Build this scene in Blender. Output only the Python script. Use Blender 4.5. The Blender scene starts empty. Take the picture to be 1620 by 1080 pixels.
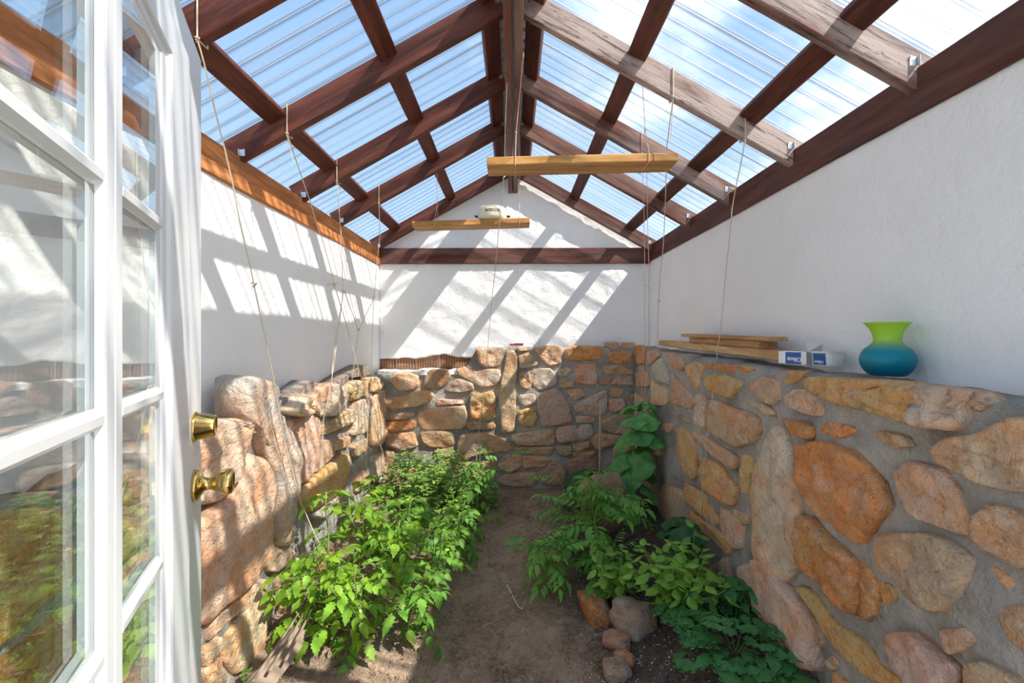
import bpy, math, random
from mathutils import Vector, Matrix, noise
random.seed(7)
C = bpy.context.scene.collection
SC = bpy.context.scene

# ------------------------------------------------------------------ camera, sky, sun, exposure
CX, CY, F, CZ = 811.0, 532.0, 720.0, 1.42       # optical axis, focal length (px of a 1620x1080 frame), camera height (m)
cam = bpy.data.cameras.new('camera'); camo = bpy.data.objects.new('camera', cam); C.objects.link(camo)
camo.location = (0, 0, CZ); camo.rotation_euler = (math.pi/2, 0, 0)
cam.sensor_width = 36; cam.lens = F/1620*36; cam.shift_x = -1/1620; cam.shift_y = -8/1620
cam.clip_start = .02
SC.camera = camo

wd = bpy.data.worlds.new('sky'); SC.world = wd; wd.use_nodes = True
nt = wd.node_tree; nt.nodes.clear(); L = nt.links.new
def N(t, **k):
    n = nt.nodes.new(t)
    for a, v in k.items(): setattr(n, a, v)
    return n
out = N('ShaderNodeOutputWorld'); bg = N('ShaderNodeBackground'); tc = N('ShaderNodeTexCoord')
sep = N('ShaderNodeSeparateXYZ'); L(tc.outputs['Generated'], sep.inputs[0])
hz = N('ShaderNodeMapRange'); L(sep.outputs['Z'], hz.inputs[0]); hz.inputs[1].default_value = 0; hz.inputs[2].default_value = .9
gr = N('ShaderNodeMix', data_type='RGBA'); L(hz.outputs[0], gr.inputs[0])
gr.inputs[6].default_value = (.23, .33, .45, 1); gr.inputs[7].default_value = (.082, .17, .315, 1)
ns = N('ShaderNodeTexNoise'); ns.inputs['Scale'].default_value = 2.1; ns.inputs['Detail'].default_value = 7; ns.inputs['Roughness'].default_value = .58
mp = N('ShaderNodeMapping'); mp.inputs['Location'].default_value = (.35, 1.3, .2); mp.inputs['Scale'].default_value = (1, 1, 1.6)
L(tc.outputs['Generated'], mp.inputs[0]); L(mp.outputs[0], ns.inputs[0])
bias = N('ShaderNodeMath', operation='MULTIPLY_ADD'); L(sep.outputs['X'], bias.inputs[0]); bias.inputs[1].default_value = .5; L(ns.outputs[0], bias.inputs[2])
cr = N('ShaderNodeMapRange', interpolation_type='SMOOTHSTEP'); L(bias.outputs[0], cr.inputs[0]); cr.inputs[1].default_value = .62; cr.inputs[2].default_value = .95
mx = N('ShaderNodeMix', data_type='RGBA'); L(cr.outputs[0], mx.inputs[0]); L(gr.outputs[2], mx.inputs[6]); mx.inputs[7].default_value = (.90, .91, .93, 1)
SKY = 0.60
L(mx.outputs[2], bg.inputs[0]); bg.inputs[1].default_value = SKY; L(bg.outputs[0], out.inputs[0])

sun = bpy.data.lights.new('sun', 'SUN'); suno = bpy.data.objects.new('sun', sun); C.objects.link(suno)
suno.rotation_euler = Vector((-1, .55, -1.32)).to_track_quat('-Z', 'Y').to_euler(); suno.location = (4, -2, 6)
sun.energy = 1.85; sun.angle = math.radians(.6); sun.color = (1, .955, .88)
SC.view_settings.view_transform = 'Standard'; SC.view_settings.look = 'None'
SC.view_settings.gamma = 1; SC.view_settings.exposure = 2.32; SC.view_settings.use_curve_mapping = False
SC.cycles.max_bounces = 10; SC.cycles.transparent_max_bounces = 24; SC.cycles.diffuse_bounces = 6

# ------------------------------------------------------------------ material helpers
class NT:
    def __init__(s, name):
        s.m = bpy.data.materials.new(name); s.m.use_nodes = True; s.t = s.m.node_tree; s.t.nodes.clear()
        s.out = s.n('ShaderNodeOutputMaterial')
    def n(s, t, ins=None, **k):
        x = s.t.nodes.new(t)
        for a, v in k.items(): setattr(x, a, v)
        for a, v in (ins or {}).items():
            if hasattr(v, 'links'): s.t.links.new(v, x.inputs[a])
            else: x.inputs[a].default_value = v
        return x
    def fin(s, sh): s.t.links.new(sh, s.out.inputs[0]); return s.m
    def coord(s, scale=(1,1,1), rnd=True, space='Object'):
        t = s.n('ShaderNodeTexCoord'); m = s.n('ShaderNodeMapping', {0: t.outputs[space], 'Scale': scale})
        if rnd:
            oi = s.n('ShaderNodeObjectInfo'); k = s.n('ShaderNodeVectorMath', {0: oi.outputs['Random'], 1: (37, 53, 71)}, operation='MULTIPLY')
            a = s.n('ShaderNodeVectorMath', {0: m.outputs[0], 1: k.outputs[0]}, operation='ADD'); return a.outputs[0]
        return m.outputs[0]
    def noise(s, v, sc, det=5, rough=.6, dist=0):
        return s.n('ShaderNodeTexNoise', {'Vector': v, 'Scale': sc, 'Detail': det, 'Roughness': rough, 'Distortion': dist}).outputs[0]
    def ramp(s, f, a, b, lo=0., hi=1., smooth=True):
        return s.n('ShaderNodeMapRange', {0: f, 1: a, 2: b, 3: lo, 4: hi}, interpolation_type='SMOOTHSTEP' if smooth else 'LINEAR').outputs[0]
    def mix(s, f, a, b, mode='MIX'):
        return s.n('ShaderNodeMix', {0: f, 6: a, 7: b}, data_type='RGBA', blend_type=mode).outputs[2]
    def mul(s, a, b, op='MULTIPLY'): return s.n('ShaderNodeMath', {0: a, 1: b}, operation=op).outputs[0]
    def ocol(s): return s.n('ShaderNodeObjectInfo').outputs['Color']
    def fres(s, f0, k=5):
        g = s.n('ShaderNodeNewGeometry'); c = s.n('ShaderNodeVectorMath', {0: g.outputs['Incoming'], 1: g.outputs['Normal']}, operation='DOT_PRODUCT').outputs['Value']
        c = s.mul(1.0, s.mul(c, 0, 'ABSOLUTE'), 'SUBTRACT'); c = s.mul(c, k, 'POWER')
        return s.n('ShaderNodeMath', {0: c, 1: 1-f0, 2: f0}, operation='MULTIPLY_ADD', use_clamp=True).outputs[0]
    def bump(s, h, st, d=.01): return s.n('ShaderNodeBump', {'Height': h, 'Strength': st, 'Distance': d}).outputs[0]
    def pr(s, col, rough=.7, nrm=None, **k):
        p = s.n('ShaderNodeBsdfPrincipled', {'Base Color': col, 'Roughness': rough})
        if nrm is not None: s.t.links.new(nrm, p.inputs['Normal'])
        for a, v in k.items():
            a = a.replace('_', ' ')
            if hasattr(v, 'links'): s.t.links.new(v, p.inputs[a])
            else: p.inputs[a].default_value = v
        return p.outputs[0]

M = {}
def mat_simple(name, col, rough=.6, metal=0, bumpsc=0, bst=.2, **k):
    t = NT(name); nm = None; c = (*col, 1)
    if bumpsc: nm = t.bump(t.noise(t.coord(), bumpsc), bst, .004)
    M[name] = t.fin(t.pr(c, rough, nm, Metallic=metal, **k))
# plaster
t = NT('plaster'); v = t.coord(rnd=False); a = t.noise(v, 2.2, 4); b = t.noise(v, 38, 5, .65); c = t.noise(v, 9, 6, .7, .6)
dirt = t.ramp(t.noise(v, 5.5, 8, .75, 1.2), .66, .78)
col = t.mix(t.ramp(a, .3, .7), (.87, .855, .83, 1), (.92, .905, .88, 1)); col = t.mix(t.mul(dirt, .2), col, (.45, .42, .38, 1))
h = t.mul(t.mul(c, 1.6), b, 'ADD')
M['plaster'] = t.fin(t.pr(col, .85, t.bump(h, .45, .010)))
# mortar
t = NT('mortar'); v = t.coord(rnd=False); a = t.noise(v, 3.5, 6, .65); b = t.noise(v, 70, 4, .6)
col = t.mix(t.ramp(a, .3, .7), (.27, .25, .22, 1), (.56, .515, .455, 1)); col = t.mix(t.ramp(t.noise(v, 11, 7, .72), .54, .72, 0, .55), col, (.19, .17, .15, 1))
M['mortar'] = t.fin(t.pr(col, .92, t.bump(t.mul(t.mul(t.noise(v, 16, 7, .7), 2), b, 'ADD'), .8, .02)))
# field stone: the tint is each stone's own colour
t = NT('stone'); v = t.coord(); oc = t.ocol()
a = t.noise(v, 6, 6, .6, .4); b = t.noise(v, 55, 4, .6); g = t.noise(v, 150, 2, .5); w = t.noise(v, 13, 7, .7, 1)
col = t.mix(t.ramp(a, .36, .62, 0, .85), oc, t.mix(1, oc, (1.06, .70, .46, 1), 'MULTIPLY'))
col = t.mix(t.ramp(w, .47, .66, 0, .65), col, t.mix(.55, oc, (.66, .56, .46, 1)))
col = t.mix(t.ramp(t.noise(v, 28, 6, .75, .6), .52, .66, 0, .45), col, t.mix(1, col, (.55, .44, .36, 1), 'MULTIPLY'))
col = t.mix(t.ramp(b, .54, .68, 0, .5), col, t.mix(1, col, (.50, .40, .33, 1), 'MULTIPLY'))
col = t.mix(t.ramp(g, .57, .70, 0, .55), col, (.80, .70, .58, 1))
col = t.mix(t.ramp(t.noise(v, 4.2, 6, .72, .8), .61, .70, 0, .5), col, t.mix(1, col, (.52, .42, .36, 1), 'MULTIPLY'))
M['stone'] = t.fin(t.pr(col, .82, t.bump(t.mul(t.mul(w, 2.4), t.mul(b, t.noise(v, 26, 6, .7, .5), 'ADD'), 'ADD'), 1.0, .016)))
# timber with grain along the piece's own length; the tint is the piece's own colour, alpha is how weathered it is
t = NT('timber'); v = t.coord((1, 9, 9)); oi = t.n('ShaderNodeObjectInfo'); oc = oi.outputs['Color']; al = oi.outputs['Alpha']
a = t.noise(v, 3.2, 6, .62, .8); b = t.noise(t.coord((1.6, 20, 20)), 3.2, 6, .75, .5); k = t.noise(t.coord((1, 5, 5)), 1.6, 5, .6)
col = t.mix(t.ramp(a, .34, .68), t.mix(1, oc, (.58, .52, .50, 1), 'MULTIPLY'), t.mix(1, oc, (1.28, 1.18, 1.08, 1), 'MULTIPLY'))
col = t.mix(t.mul(t.ramp(k, .35, .62), al), col, (.40, .31, .27, 1))
col = t.mix(t.mul(t.ramp(b, .53, .61), t.mul(al, .9)), col, (.045, .025, .02, 1))
M['timber'] = t.fin(t.pr(col, .62, t.bump(t.mul(a, b, 'ADD'), .35, .006), Specular_IOR_Level=.3))
t = NT('lumber'); v = t.coord((1, 8, 8)); oc = t.ocol(); a = t.noise(v, 3, 5, .6, 1.2); b = t.noise(t.coord((1, 26, 26)), 4, 4)
col = t.mix(t.ramp(a, .35, .68), t.mix(1, oc, (.66, .54, .42, 1), 'MULTIPLY'), oc); col = t.mix(t.ramp(t.noise(t.coord((1, 3, 3)), 5, 3), .68, .78, 0, .7), col, t.mix(1, oc, (.35, .22, .14, 1), 'MULTIPLY'))
M['lumber'] = t.fin(t.pr(col, .6, t.bump(t.mul(a, b, 'ADD'), .2, .004)))
# soil
t = NT('soil'); v = t.coord(rnd=False); a = t.noise(v, 4, 6, .6); b = t.noise(v, 45, 5, .7); c = t.noise(v, 160, 3, .6)
col = t.mix(t.ramp(a, .35, .68), (.30, .195, .125, 1), (.58, .40, .27, 1)); col = t.mix(t.ramp(b, .42, .7, 0, .8), col, (.56, .415, .30, 1))
col = t.mix(t.ramp(c, .62, .78, 0, .6), col, (.66, .57, .48, 1)); col = t.mix(t.ramp(c, .28, .42, .7, 0), col, (.06, .042, .032, 1))
xx = t.n('ShaderNodeSeparateXYZ', {0: v}).outputs['X']; bed = t.ramp(t.mul(xx, t.mul(t.noise(v, 2.5, 5, .6), .55), 'ADD'), .52, .72)
col = t.mix(t.mul(bed, .8), col, t.mix(t.ramp(c, .58, .72), (.07, .05, .038, 1), (.30, .25, .21, 1)))
col = t.mix(t.ramp(t.noise(v, 7, 7, .7, .5), .50, .66, 0, .5), col, t.mix(1, col, (.50, .44, .40, 1), 'MULTIPLY'))
M['soil'] = t.fin(t.pr(col, .95, t.bump(t.mul(b, c, 'ADD'), .9, .02)))
# leaves
def leafmat(name, trans, rough, vein=0):
    t = NT(name); oc = t.ocol(); v = t.coord(); a = t.noise(v, 24, 3)
    col = t.mix(t.ramp(a, .3, .7), t.mix(1, oc, (.72, .80, .75, 1), 'MULTIPLY'), t.mix(1, oc, (1.2, 1.12, 1.0, 1), 'MULTIPLY'))
    p = t.pr(col, rough, t.bump(a, .3, .003), Specular_IOR_Level=.35)
    tr = t.n('ShaderNodeBsdfTranslucent', {0: t.mix(1, col, (1.25, 1.2, .5, 1), 'MULTIPLY')}).outputs[0]
    M[name] = t.fin(t.n('ShaderNodeMixShader', {0: trans, 1: p, 2: tr}).outputs[0])
leafmat('leaf', .34, .5); leafmat('leaf_dark', .2, .55)
mat_simple('stem', (.20, .27, .07), .6)
mat_simple('dry', (.42, .34, .24), .9, bumpsc=60)
mat_simple('bark', (.30, .22, .16), .9, bumpsc=40, bst=.6)
# clear roof sheet: clear plastic, noise dust along the fall of the roof, plus gleam painted along the corrugations
t = NT('roof_sheet'); v = t.coord((.5, 26, 1)); d1 = t.noise(v, 1.0, 5, .65); d2 = t.noise(t.coord((.9, 6, 1)), 1.0, 4, .6)
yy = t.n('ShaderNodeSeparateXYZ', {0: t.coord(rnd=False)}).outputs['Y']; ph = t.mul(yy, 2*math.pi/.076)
cw = t.mul(ph, 0, 'COSINE'); gleam = t.ramp(cw, .91, 1.0, 0, .62); gleam2 = t.ramp(t.mul(t.mul(ph, 1.1, 'ADD'), 0, 'COSINE'), .965, 1.0, 0, .28)  # light caught by each corrugation, painted in as narrow milky lines
fl = t.ramp(t.mul(t.mul(ph, 0, 'SINE'), 0, 'ABSOLUTE'), .45, 1.0, 0, .10)  # milky flanks, standing in for light bent by the corrugation
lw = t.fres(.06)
lens = t.ramp(t.mul(t.mul(ph, 1.9, 'ADD'), 0, 'SINE'), -.2, .95)      # refraction streaks put into the tint: one flank of each corrugation dimmed
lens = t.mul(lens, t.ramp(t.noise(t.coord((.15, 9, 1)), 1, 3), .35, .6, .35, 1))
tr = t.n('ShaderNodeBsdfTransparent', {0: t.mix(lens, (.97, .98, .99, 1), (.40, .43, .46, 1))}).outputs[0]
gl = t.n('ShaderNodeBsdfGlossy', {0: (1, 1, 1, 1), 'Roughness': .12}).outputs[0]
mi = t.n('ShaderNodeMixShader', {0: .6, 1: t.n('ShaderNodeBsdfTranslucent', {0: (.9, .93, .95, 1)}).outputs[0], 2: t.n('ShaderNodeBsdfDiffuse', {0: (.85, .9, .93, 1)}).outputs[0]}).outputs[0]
s1 = t.n('ShaderNodeMixShader', {0: t.mul(t.mul(t.mul(t.mul(gleam, gleam2, 'ADD'), fl, 'ADD'), t.ramp(d1, .44, .74, .01, .20), 'ADD'), t.ramp(d2, .3, .7, .55, 1)), 1: tr, 2: mi}).outputs[0]
M['roof_sheet'] = t.fin(t.n('ShaderNodeMixShader', {0: lw, 1: s1, 2: gl}).outputs[0])
# window glass (thin double pane)
t = NT('glass'); fr = t.fres(.09, 4)
tr = t.n('ShaderNodeBsdfTransparent', {0: (.90, .925, .905, 1)}).outputs[0]; gl = t.n('ShaderNodeBsdfGlossy', {0: (1, 1, 1, 1), 'Roughness': .004}).outputs[0]
M['glass'] = t.fin(t.n('ShaderNodeMixShader', {0: fr, 1: tr, 2: gl}).outputs[0])
t = NT('white_paint'); v = t.coord((1, 1, 1), rnd=False); a = t.noise(v, 55, 4); 
col = t.mix(t.ramp(t.noise(v, 30, 6, .7), .68, .76, 0, .35), (.66, .67, .675, 1), (.30, .27, .23, 1))
M['white_paint'] = t.fin(t.pr(col, .32, t.bump(a, .04, .003)))
mat_simple('brass', (.72, .50, .17), .14, 1)
mat_simple('zinc', (.72, .74, .76), .38, 1, 90, .15)
mat_simple('twine', (.62, .52, .36), .9, bumpsc=300, bst=.6)
mat_simple('pink_cord', (.74, .42, .33), .8, bumpsc=300)
mat_simple('cream', (.80, .72, .52), .3); mat_simple('ink', (.05, .04, .04), .6)
mat_simple('carton', (.82, .81, .79), .5); mat_simple('blue_print', (.02, .10, .36), .4); mat_simple('foil', (.70, .68, .66), .35, .6)
mat_simple('red_plastic', (.50, .035, .05), .35); mat_simple('black_plastic', (.03, .03, .03), .4); mat_simple('wire', (.10, .075, .06), .7, .4)
mat_simple('flashing', (.45, .46, .47), .45, .7)
mat_simple('bamboo', (.55, .40, .22), .6, bumpsc=40); mat_simple('pale_stick', (.68, .64, .56), .7)
mat_simple('flower', (.85, .65, .05), .6); mat_simple('green_fruit', (.30, .42, .12), .35)
mat_simple('bounce_ground', (.60, .57, .53), .9, bumpsc=30)  # for the unseen ground outside, kept pale to throw sunlight into the room
mat_simple('perlite', (.72, .69, .64), .9)
t = NT('vase_glass'); tcn = t.n('ShaderNodeTexCoord'); z = t.n('ShaderNodeSeparateXYZ', {0: tcn.outputs['Object']}).outputs['Z']
lo = t.mix(t.ramp(z, .0, .065), (.0, .19, .34, 1), (.01, .36, .46, 1)); col = t.mix(t.ramp(z, .07, .118), lo, (.52, .80, .08, 1))
p = t.pr(col, .3, Specular_IOR_Level=.45); tr = t.n('ShaderNodeBsdfTranslucent', {0: col}).outputs[0]
M['vase_glass'] = t.fin(t.n('ShaderNodeMixShader', {0: .4, 1: p, 2: tr}).outputs[0])

# ------------------------------------------------------------------ object helpers
MC = {}
def link(name, me, mat=None, parent=None, loc=(0,0,0), rot=None, col=None, mw=None):
    o = bpy.data.objects.new(name, me); C.objects.link(o)
    if mat and me and not me.materials: me.materials.append(M[mat])
    if parent: o.parent = parent
    if mw is not None: o.matrix_basis = mw
    else:
        o.location = loc
        if rot: o.rotation_euler = rot
    if col: o.color = (*col, 1) if len(col) == 3 else col
    return o
def mesh(name, vs, fs, smooth=False):
    me = bpy.data.meshes.new(name); me.from_pydata([tuple(v) for v in vs], [], fs); me.update()
    if smooth: me.polygons.foreach_set('use_smooth', [True]*len(me.polygons))
    return me
def tag(o, label=None, cat=None, group=None, kind=None):
    for k, v in (('label', label), ('category', cat), ('group', group), ('kind', kind)):
        if v: o[k] = v
    return o
def empty(name, loc=(0,0,0), rotz=0):
    o = bpy.data.objects.new(name, None); C.objects.link(o); o.location = loc; o.rotation_euler = (0, 0, rotz); o.empty_display_size = .1; return o
class MB:
    def __init__(s): s.v = []; s.f = []
    def add(s, vs, fs):
        n = len(s.v); s.v += [Vector(v) for v in vs]; s.f += [tuple(i+n for i in f) for f in fs]; return s
    def box(s, a, b):
        (x0,y0,z0),(x1,y1,z1) = a, b
        return s.add([(x0,y0,z0),(x1,y0,z0),(x1,y1,z0),(x0,y1,z0),(x0,y0,z1),(x1,y0,z1),(x1,y1,z1),(x0,y1,z1)],
                     [(3,2,1,0),(4,5,6,7),(0,1,5,4),(1,2,6,5),(2,3,7,6),(3,0,4,7)])
    def tube(s, pts, r, n=6, r1=None, cap=True):
        pts = [Vector(p) for p in pts]; m = len(pts); vs = []; ref = Vector((.31, .77, .21))
        for i, p in enumerate(pts):
            d = (pts[min(i+1, m-1)]-pts[max(i-1, 0)]).normalized()
            a = d.cross(ref).normalized(); b = d.cross(a); rr = r if r1 is None else r+(r1-r)*i/max(1, m-1)
            vs += [p+a*rr*math.cos(2*math.pi*k/n)+b*rr*math.sin(2*math.pi*k/n) for k in range(n)]
        fs = [(i*n+k, i*n+(k+1)%n, (i+1)*n+(k+1)%n, (i+1)*n+k) for i in range(m-1) for k in range(n)]
        if cap: fs += [tuple(range(n))[::-1], tuple(range((m-1)*n, m*n))]
        return s.add(vs, fs)
    def lathe(s, prof, n=32, axis='Z'):
        vs = []; m = len(prof)
        for r, z in prof:
            for k in range(n):
                c, q = r*math.cos(2*math.pi*k/n), r*math.sin(2*math.pi*k/n)
                vs.append((c, q, z) if axis == 'Z' else (c, -z, q))
        fs = [(i*n+k, i*n+(k+1)%n, (i+1)*n+(k+1)%n, (i+1)*n+k) for i in range(m-1) for k in range(n)]
        return s.add(vs, fs)
    def prism(s, prof, x0, x1, axis='X'):       # prof: list of (y,z), swept from x0 to x1
        n = len(prof); f = (lambda x, p: (x, p[0], p[1])) if axis == 'X' else (lambda x, p: (p[1], p[0], x))
        return s.add([f(x, p) for x in (x0, x1) for p in prof],
                     [tuple(range(n))[::-1], tuple(range(n, 2*n))]+[(k, (k+1)%n, n+(k+1)%n, n+k) for k in range(n)])
    def build(s, name, mat, parent=None, smooth=False, **k):
        me = mesh(name, s.v, s.f, False)
        import bmesh
        bm = bmesh.new(); bm.from_mesh(me); bmesh.ops.recalc_face_normals(bm, faces=bm.faces); bm.to_mesh(me); bm.free()
        if smooth: me.polygons.foreach_set('use_smooth', [True]*len(me.polygons))
        return link(name, me, mat, parent, **k)
def fbm(p, s, o=4): return noise.fractal(Vector(p)*s, .9, 2.1, o)
def at(px, py, Y): return Vector(((px-CX)/F*Y, Y, CZ+(CY-py)/F*Y))
def tuple_sub(a, b): return (a[0]-b[0], a[1]-b[1], a[2]-b[2])

# ------------------------------------------------------------------ the room: planes of the place (metres)
XPL, XPR, YPB = -1.187, 1.2206, 4.05             # plaster faces left, right, back
XSR, YSB = 1.03, 3.87                            # stone faces right, back
def XSL(y): return -.97-.035*y                   # stone face left, leaning outwards a little with depth
EAVE_L, EAVE_R = CZ+.634, CZ+.665                # undersides of the wall plates
def rafter_bottom(x): return CZ+1.415-.56*abs(x)
def soil_z(x, y):
    def ss(a, b, t): t = min(1, max(0, (t-a)/(b-a))); return t*t*(3-2*t)
    z = .09*ss(1.0, 1.95, y)+.035*ss(2, 3.8, y)+ss(.28, .95, abs(x))*.095*ss(.9, 1.7, y)
    return z+.014*fbm((x, y, .3), 3.2)+.006*fbm((x, y, 9), 14)

def sheet(name, us, zb, zt, fn, thick, nv, mat, parent=None, amp=.003, sc=3, amp2=0, sc2=12, kind=None, pw=1):
    """A slab: its face is a grid between the curves zb(u) and zt(u), roughened; fn(u,v,d) puts it in the room (d = out of the wall)."""
    nu = len(us); vs = []; fs = []
    for i, u in enumerate(us):
        a, b = zb(u), zt(u)
        for j in range(nv+1):
            v = a+(b-a)*j/nv; d = amp*fbm((u, v, 3.1), sc)+(amp2*max(0, fbm((u, v, 8.1), sc2)) if amp2 else 0)
            vs.append(fn(u, v, d))
    for i, u in enumerate(us):
        a, b = zb(u), zt(u)
        vs += [fn(u, a, -thick), fn(u, b, -thick)]
    o = nu*(nv+1)
    for i in range(nu-1):
        for j in range(nv): fs.append((i*(nv+1)+j, (i+1)*(nv+1)+j, (i+1)*(nv+1)+j+1, i*(nv+1)+j+1))
        fs += [(i*(nv+1), o+2*i, o+2*i+2, (i+1)*(nv+1)), (i*(nv+1)+nv, (i+1)*(nv+1)+nv, o+2*i+3, o+2*i+1), (o+2*i, o+2*i+1, o+2*i+3, o+2*i+2)]
    for i in (0, nu-1): fs.append(tuple([i*(nv+1)+j for j in range(nv+1)]+[o+2*i+1, o+2*i]))
    b = MB(); b.add(vs, fs); ob = b.build(name, mat, parent, smooth=False)
    ob.data.polygons.foreach_set('use_smooth', [len(p.vertices) == 4 for p in ob.data.polygons])
    if kind: ob['kind'] = kind
    return ob
def rng(a, b, n): return [a+(b-a)*i/n for i in range(n+1)]
fnR = lambda u, v, d: (XPR-d, u, v)
fnL = lambda u, v, d: (XPL+d, u, v)
fnB = lambda u, v, d: (u, YPB-d, v)
sR = lambda u, v, d: (XSR-d, u, v)
sL = lambda u, v, d: (XSL(u)+d, u, v)
sB = lambda u, v, d: (u, YSB-d, v)

floor = None
vs = []; nx, ny = 110, 190
for j in range(ny+1):
    for i in range(nx+1):
        x = -1.3+2.6*i/nx; y = -.6+4.75*j/ny; vs.append((x, y, soil_z(x, y)))
me = mesh('floor', vs, [(j*(nx+1)+i, j*(nx+1)+i+1, (j+1)*(nx+1)+i+1, (j+1)*(nx+1)+i) for j in range(ny) for i in range(nx)], True)
floor = tag(link('floor', me, 'soil'), 'bare brown soil with wood chips between the planted beds', kind='structure')
g = mesh('ground', [(-12,-14,-.06),(12,-14,-.06),(12,12,-.06),(-12,12,-.06)], [(0,1,2,3)])
tag(link('ground', g, 'bounce_ground'), 'unseen open ground outside the greenhouse, made pale to bounce light in', kind='structure')

ZLED = lambda y: CZ-.066-.018*(3.85-y)           # right ledge, a little lower towards the camera
Y0 = -.1
wall_right = sheet('wall_right', rng(Y0, YPB+.12, 90), lambda u: ZLED(u)-.10, lambda u: EAVE_R+.005, fnR, .14, 44, 'plaster', amp=.006, sc=1.8, kind='structure')
wall_left = sheet('wall_left', rng(Y0, YPB+.12, 100), lambda u: CZ-.55, lambda u: EAVE_L+.005, fnL, .14, 60, 'plaster', amp=.005, sc=2.2, kind='structure')
def back_bottom(u):
    if u < -.33:                                  # torn lower edge over the old siding
        return CZ-.195+.012*fbm((u, 0, 0), 9)+.035*math.exp(-((u+.62)/.14)**2)
    return CZ-.18
wall_back = sheet('wall_back', rng(XPL, XPR, 120), back_bottom, lambda u: min(rafter_bottom(u)+.03, CZ+1.46), fnB, .05, 80, 'plaster', amp=.007, sc=3.0, amp2=.007, sc2=11, kind='structure')
wall_back['label'] = 'white rough plastered gable wall above stonework'
wall_left['label'] = 'white plastered left wall with streaks of sun'; wall_right['label'] = 'white plastered right wall above the stone ledge'
# old brown siding boards laid bare below the torn plaster
for a, b_ in ((599, 624), (625, 656), (657, 693), (694, 760)):
    xa, xb = (a-CX)/F*4.06, (b_-CX)/F*4.06; m = MB(); k = int((xb-xa)/.022); prof = []
    for i in range(k):
        u0 = xa+(xb-xa)*i/k; u1 = xa+(xb-xa)*(i+1)/k-(.003 if i == k-1 else 0)
        prof += [(u0, 4.077), (u0+.004, 4.068), (u1-.004, 4.068)]
    prof += [(xb, 4.082), (xb, 4.10), (xa, 4.10)]
    m.add([(p[0], p[1], z) for z in (CZ-.42, CZ-.08) for p in prof], [tuple(range(len(prof)))[::-1], tuple(range(len(prof), 2*len(prof)))]+[(q, (q+1) % len(prof), len(prof)+(q+1) % len(prof), len(prof)+q) for q in range(len(prof))])
    m.build('siding_board', 'timber', wall_back, col=(.33, .17, .08, .25))

# ------------------------------------------------------------------ masonry: mortar bodies
jag = lambda u, s: .018*fbm((u, s, 1.7), 6)
mortar_r = sheet('mortar', rng(Y0, YSB+.05, 150), lambda u: -.06, lambda u: ZLED(u)-.025+jag(u, 2)*.6, sR, .22, 56, 'mortar', wall_right, amp=.020, sc=4.5, amp2=.006, sc2=18)
mortar_b = sheet('mortar', rng(-1.16, XSR+.02, 120), lambda u: -.02, lambda u: (CZ-.31+jag(u, 5)+max(0, (u+.42)/.12)*.22 if u < -.30 else CZ-.09+jag(u, 5)*.6), sB, .20, 56, 'mortar', wall_back, amp=.018, sc=4.5, amp2=.006, sc2=18)
mortar_l = sheet('mortar', rng(Y0, YSB+.05, 150), lambda u: -.06, lambda u: CZ-.36+jag(u, 8)*2+.03*(u > 2.6), sL, .20, 50, 'mortar', wall_left, amp=.022, sc=4.2, amp2=.006, sc2=18)
# whitewashed lump of mortar below the torn plaster, back left
sheet('mortar_fillet', rng(-1.16, -.30, 50), lambda u: CZ-.335+jag(u, 3), lambda u: CZ-.288+jag(u, 11)*1.2, lambda u, v, d: (u, YSB+.0-d, v), .17, 6, 'plaster', wall_back, amp=.03, sc=9)

# ------------------------------------------------------------------ masonry: every stone traced on its wall
TINT = dict(u=(.60,.42,.29), o=(.56,.285,.10), y=(.61,.40,.165), t=(.55,.41,.255), p=(.68,.56,.43), k=(.60,.42,.32), g=(.47,.42,.36), b=(.40,.28,.18), r=(.45,.25,.15), d=(.24,.225,.21), n=(.50,.37,.25))
CROP = {'B1': (580, 520, 1080/260), 'B2': (800, 520, 1080/260), 'R1': (1000, 500, 3.6), 'R2': (1250, 500, 3.6), 'R3': (1000, 760, 3.3735), 'R4': (1250, 760, 3.3757), 'L1': (310, 560, 3.1765), 'L2': (310, 760, 3.375), 'F': (0, 0, 1)}
def on_wall(w, crop, p):
    x0, y0, s = CROP[crop]; px, py = x0+p[0]/s, y0+p[1]/s
    if w == 'R': Y = F*XSR/max(60, px-CX); return (Y, CZ+(CY-py)/F*Y)
    if w == 'B': return ((px-CX)/F*YSB, CZ+(CY-py)/F*YSB)
    Y = .97/((CX-px)/F-.035); return (Y, CZ+(CY-py)/F*Y)
def resample(poly, n):
    seg = [(poly[i], poly[(i+1) % len(poly)]) for i in range(len(poly))]; ls = [math.dist(a, b) for a, b in seg]; T = sum(ls); outp = []
    i = 0; acc = 0
    for k in range(n):
        d = T*k/n
        while acc+ls[i] < d: acc += ls[i]; i += 1
        f = (d-acc)/max(1e-9, ls[i]); a, b = seg[i]; outp.append((a[0]+(b[0]-a[0])*f, a[1]+(b[1]-a[1])*f))
    return outp
NST = [0]
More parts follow.
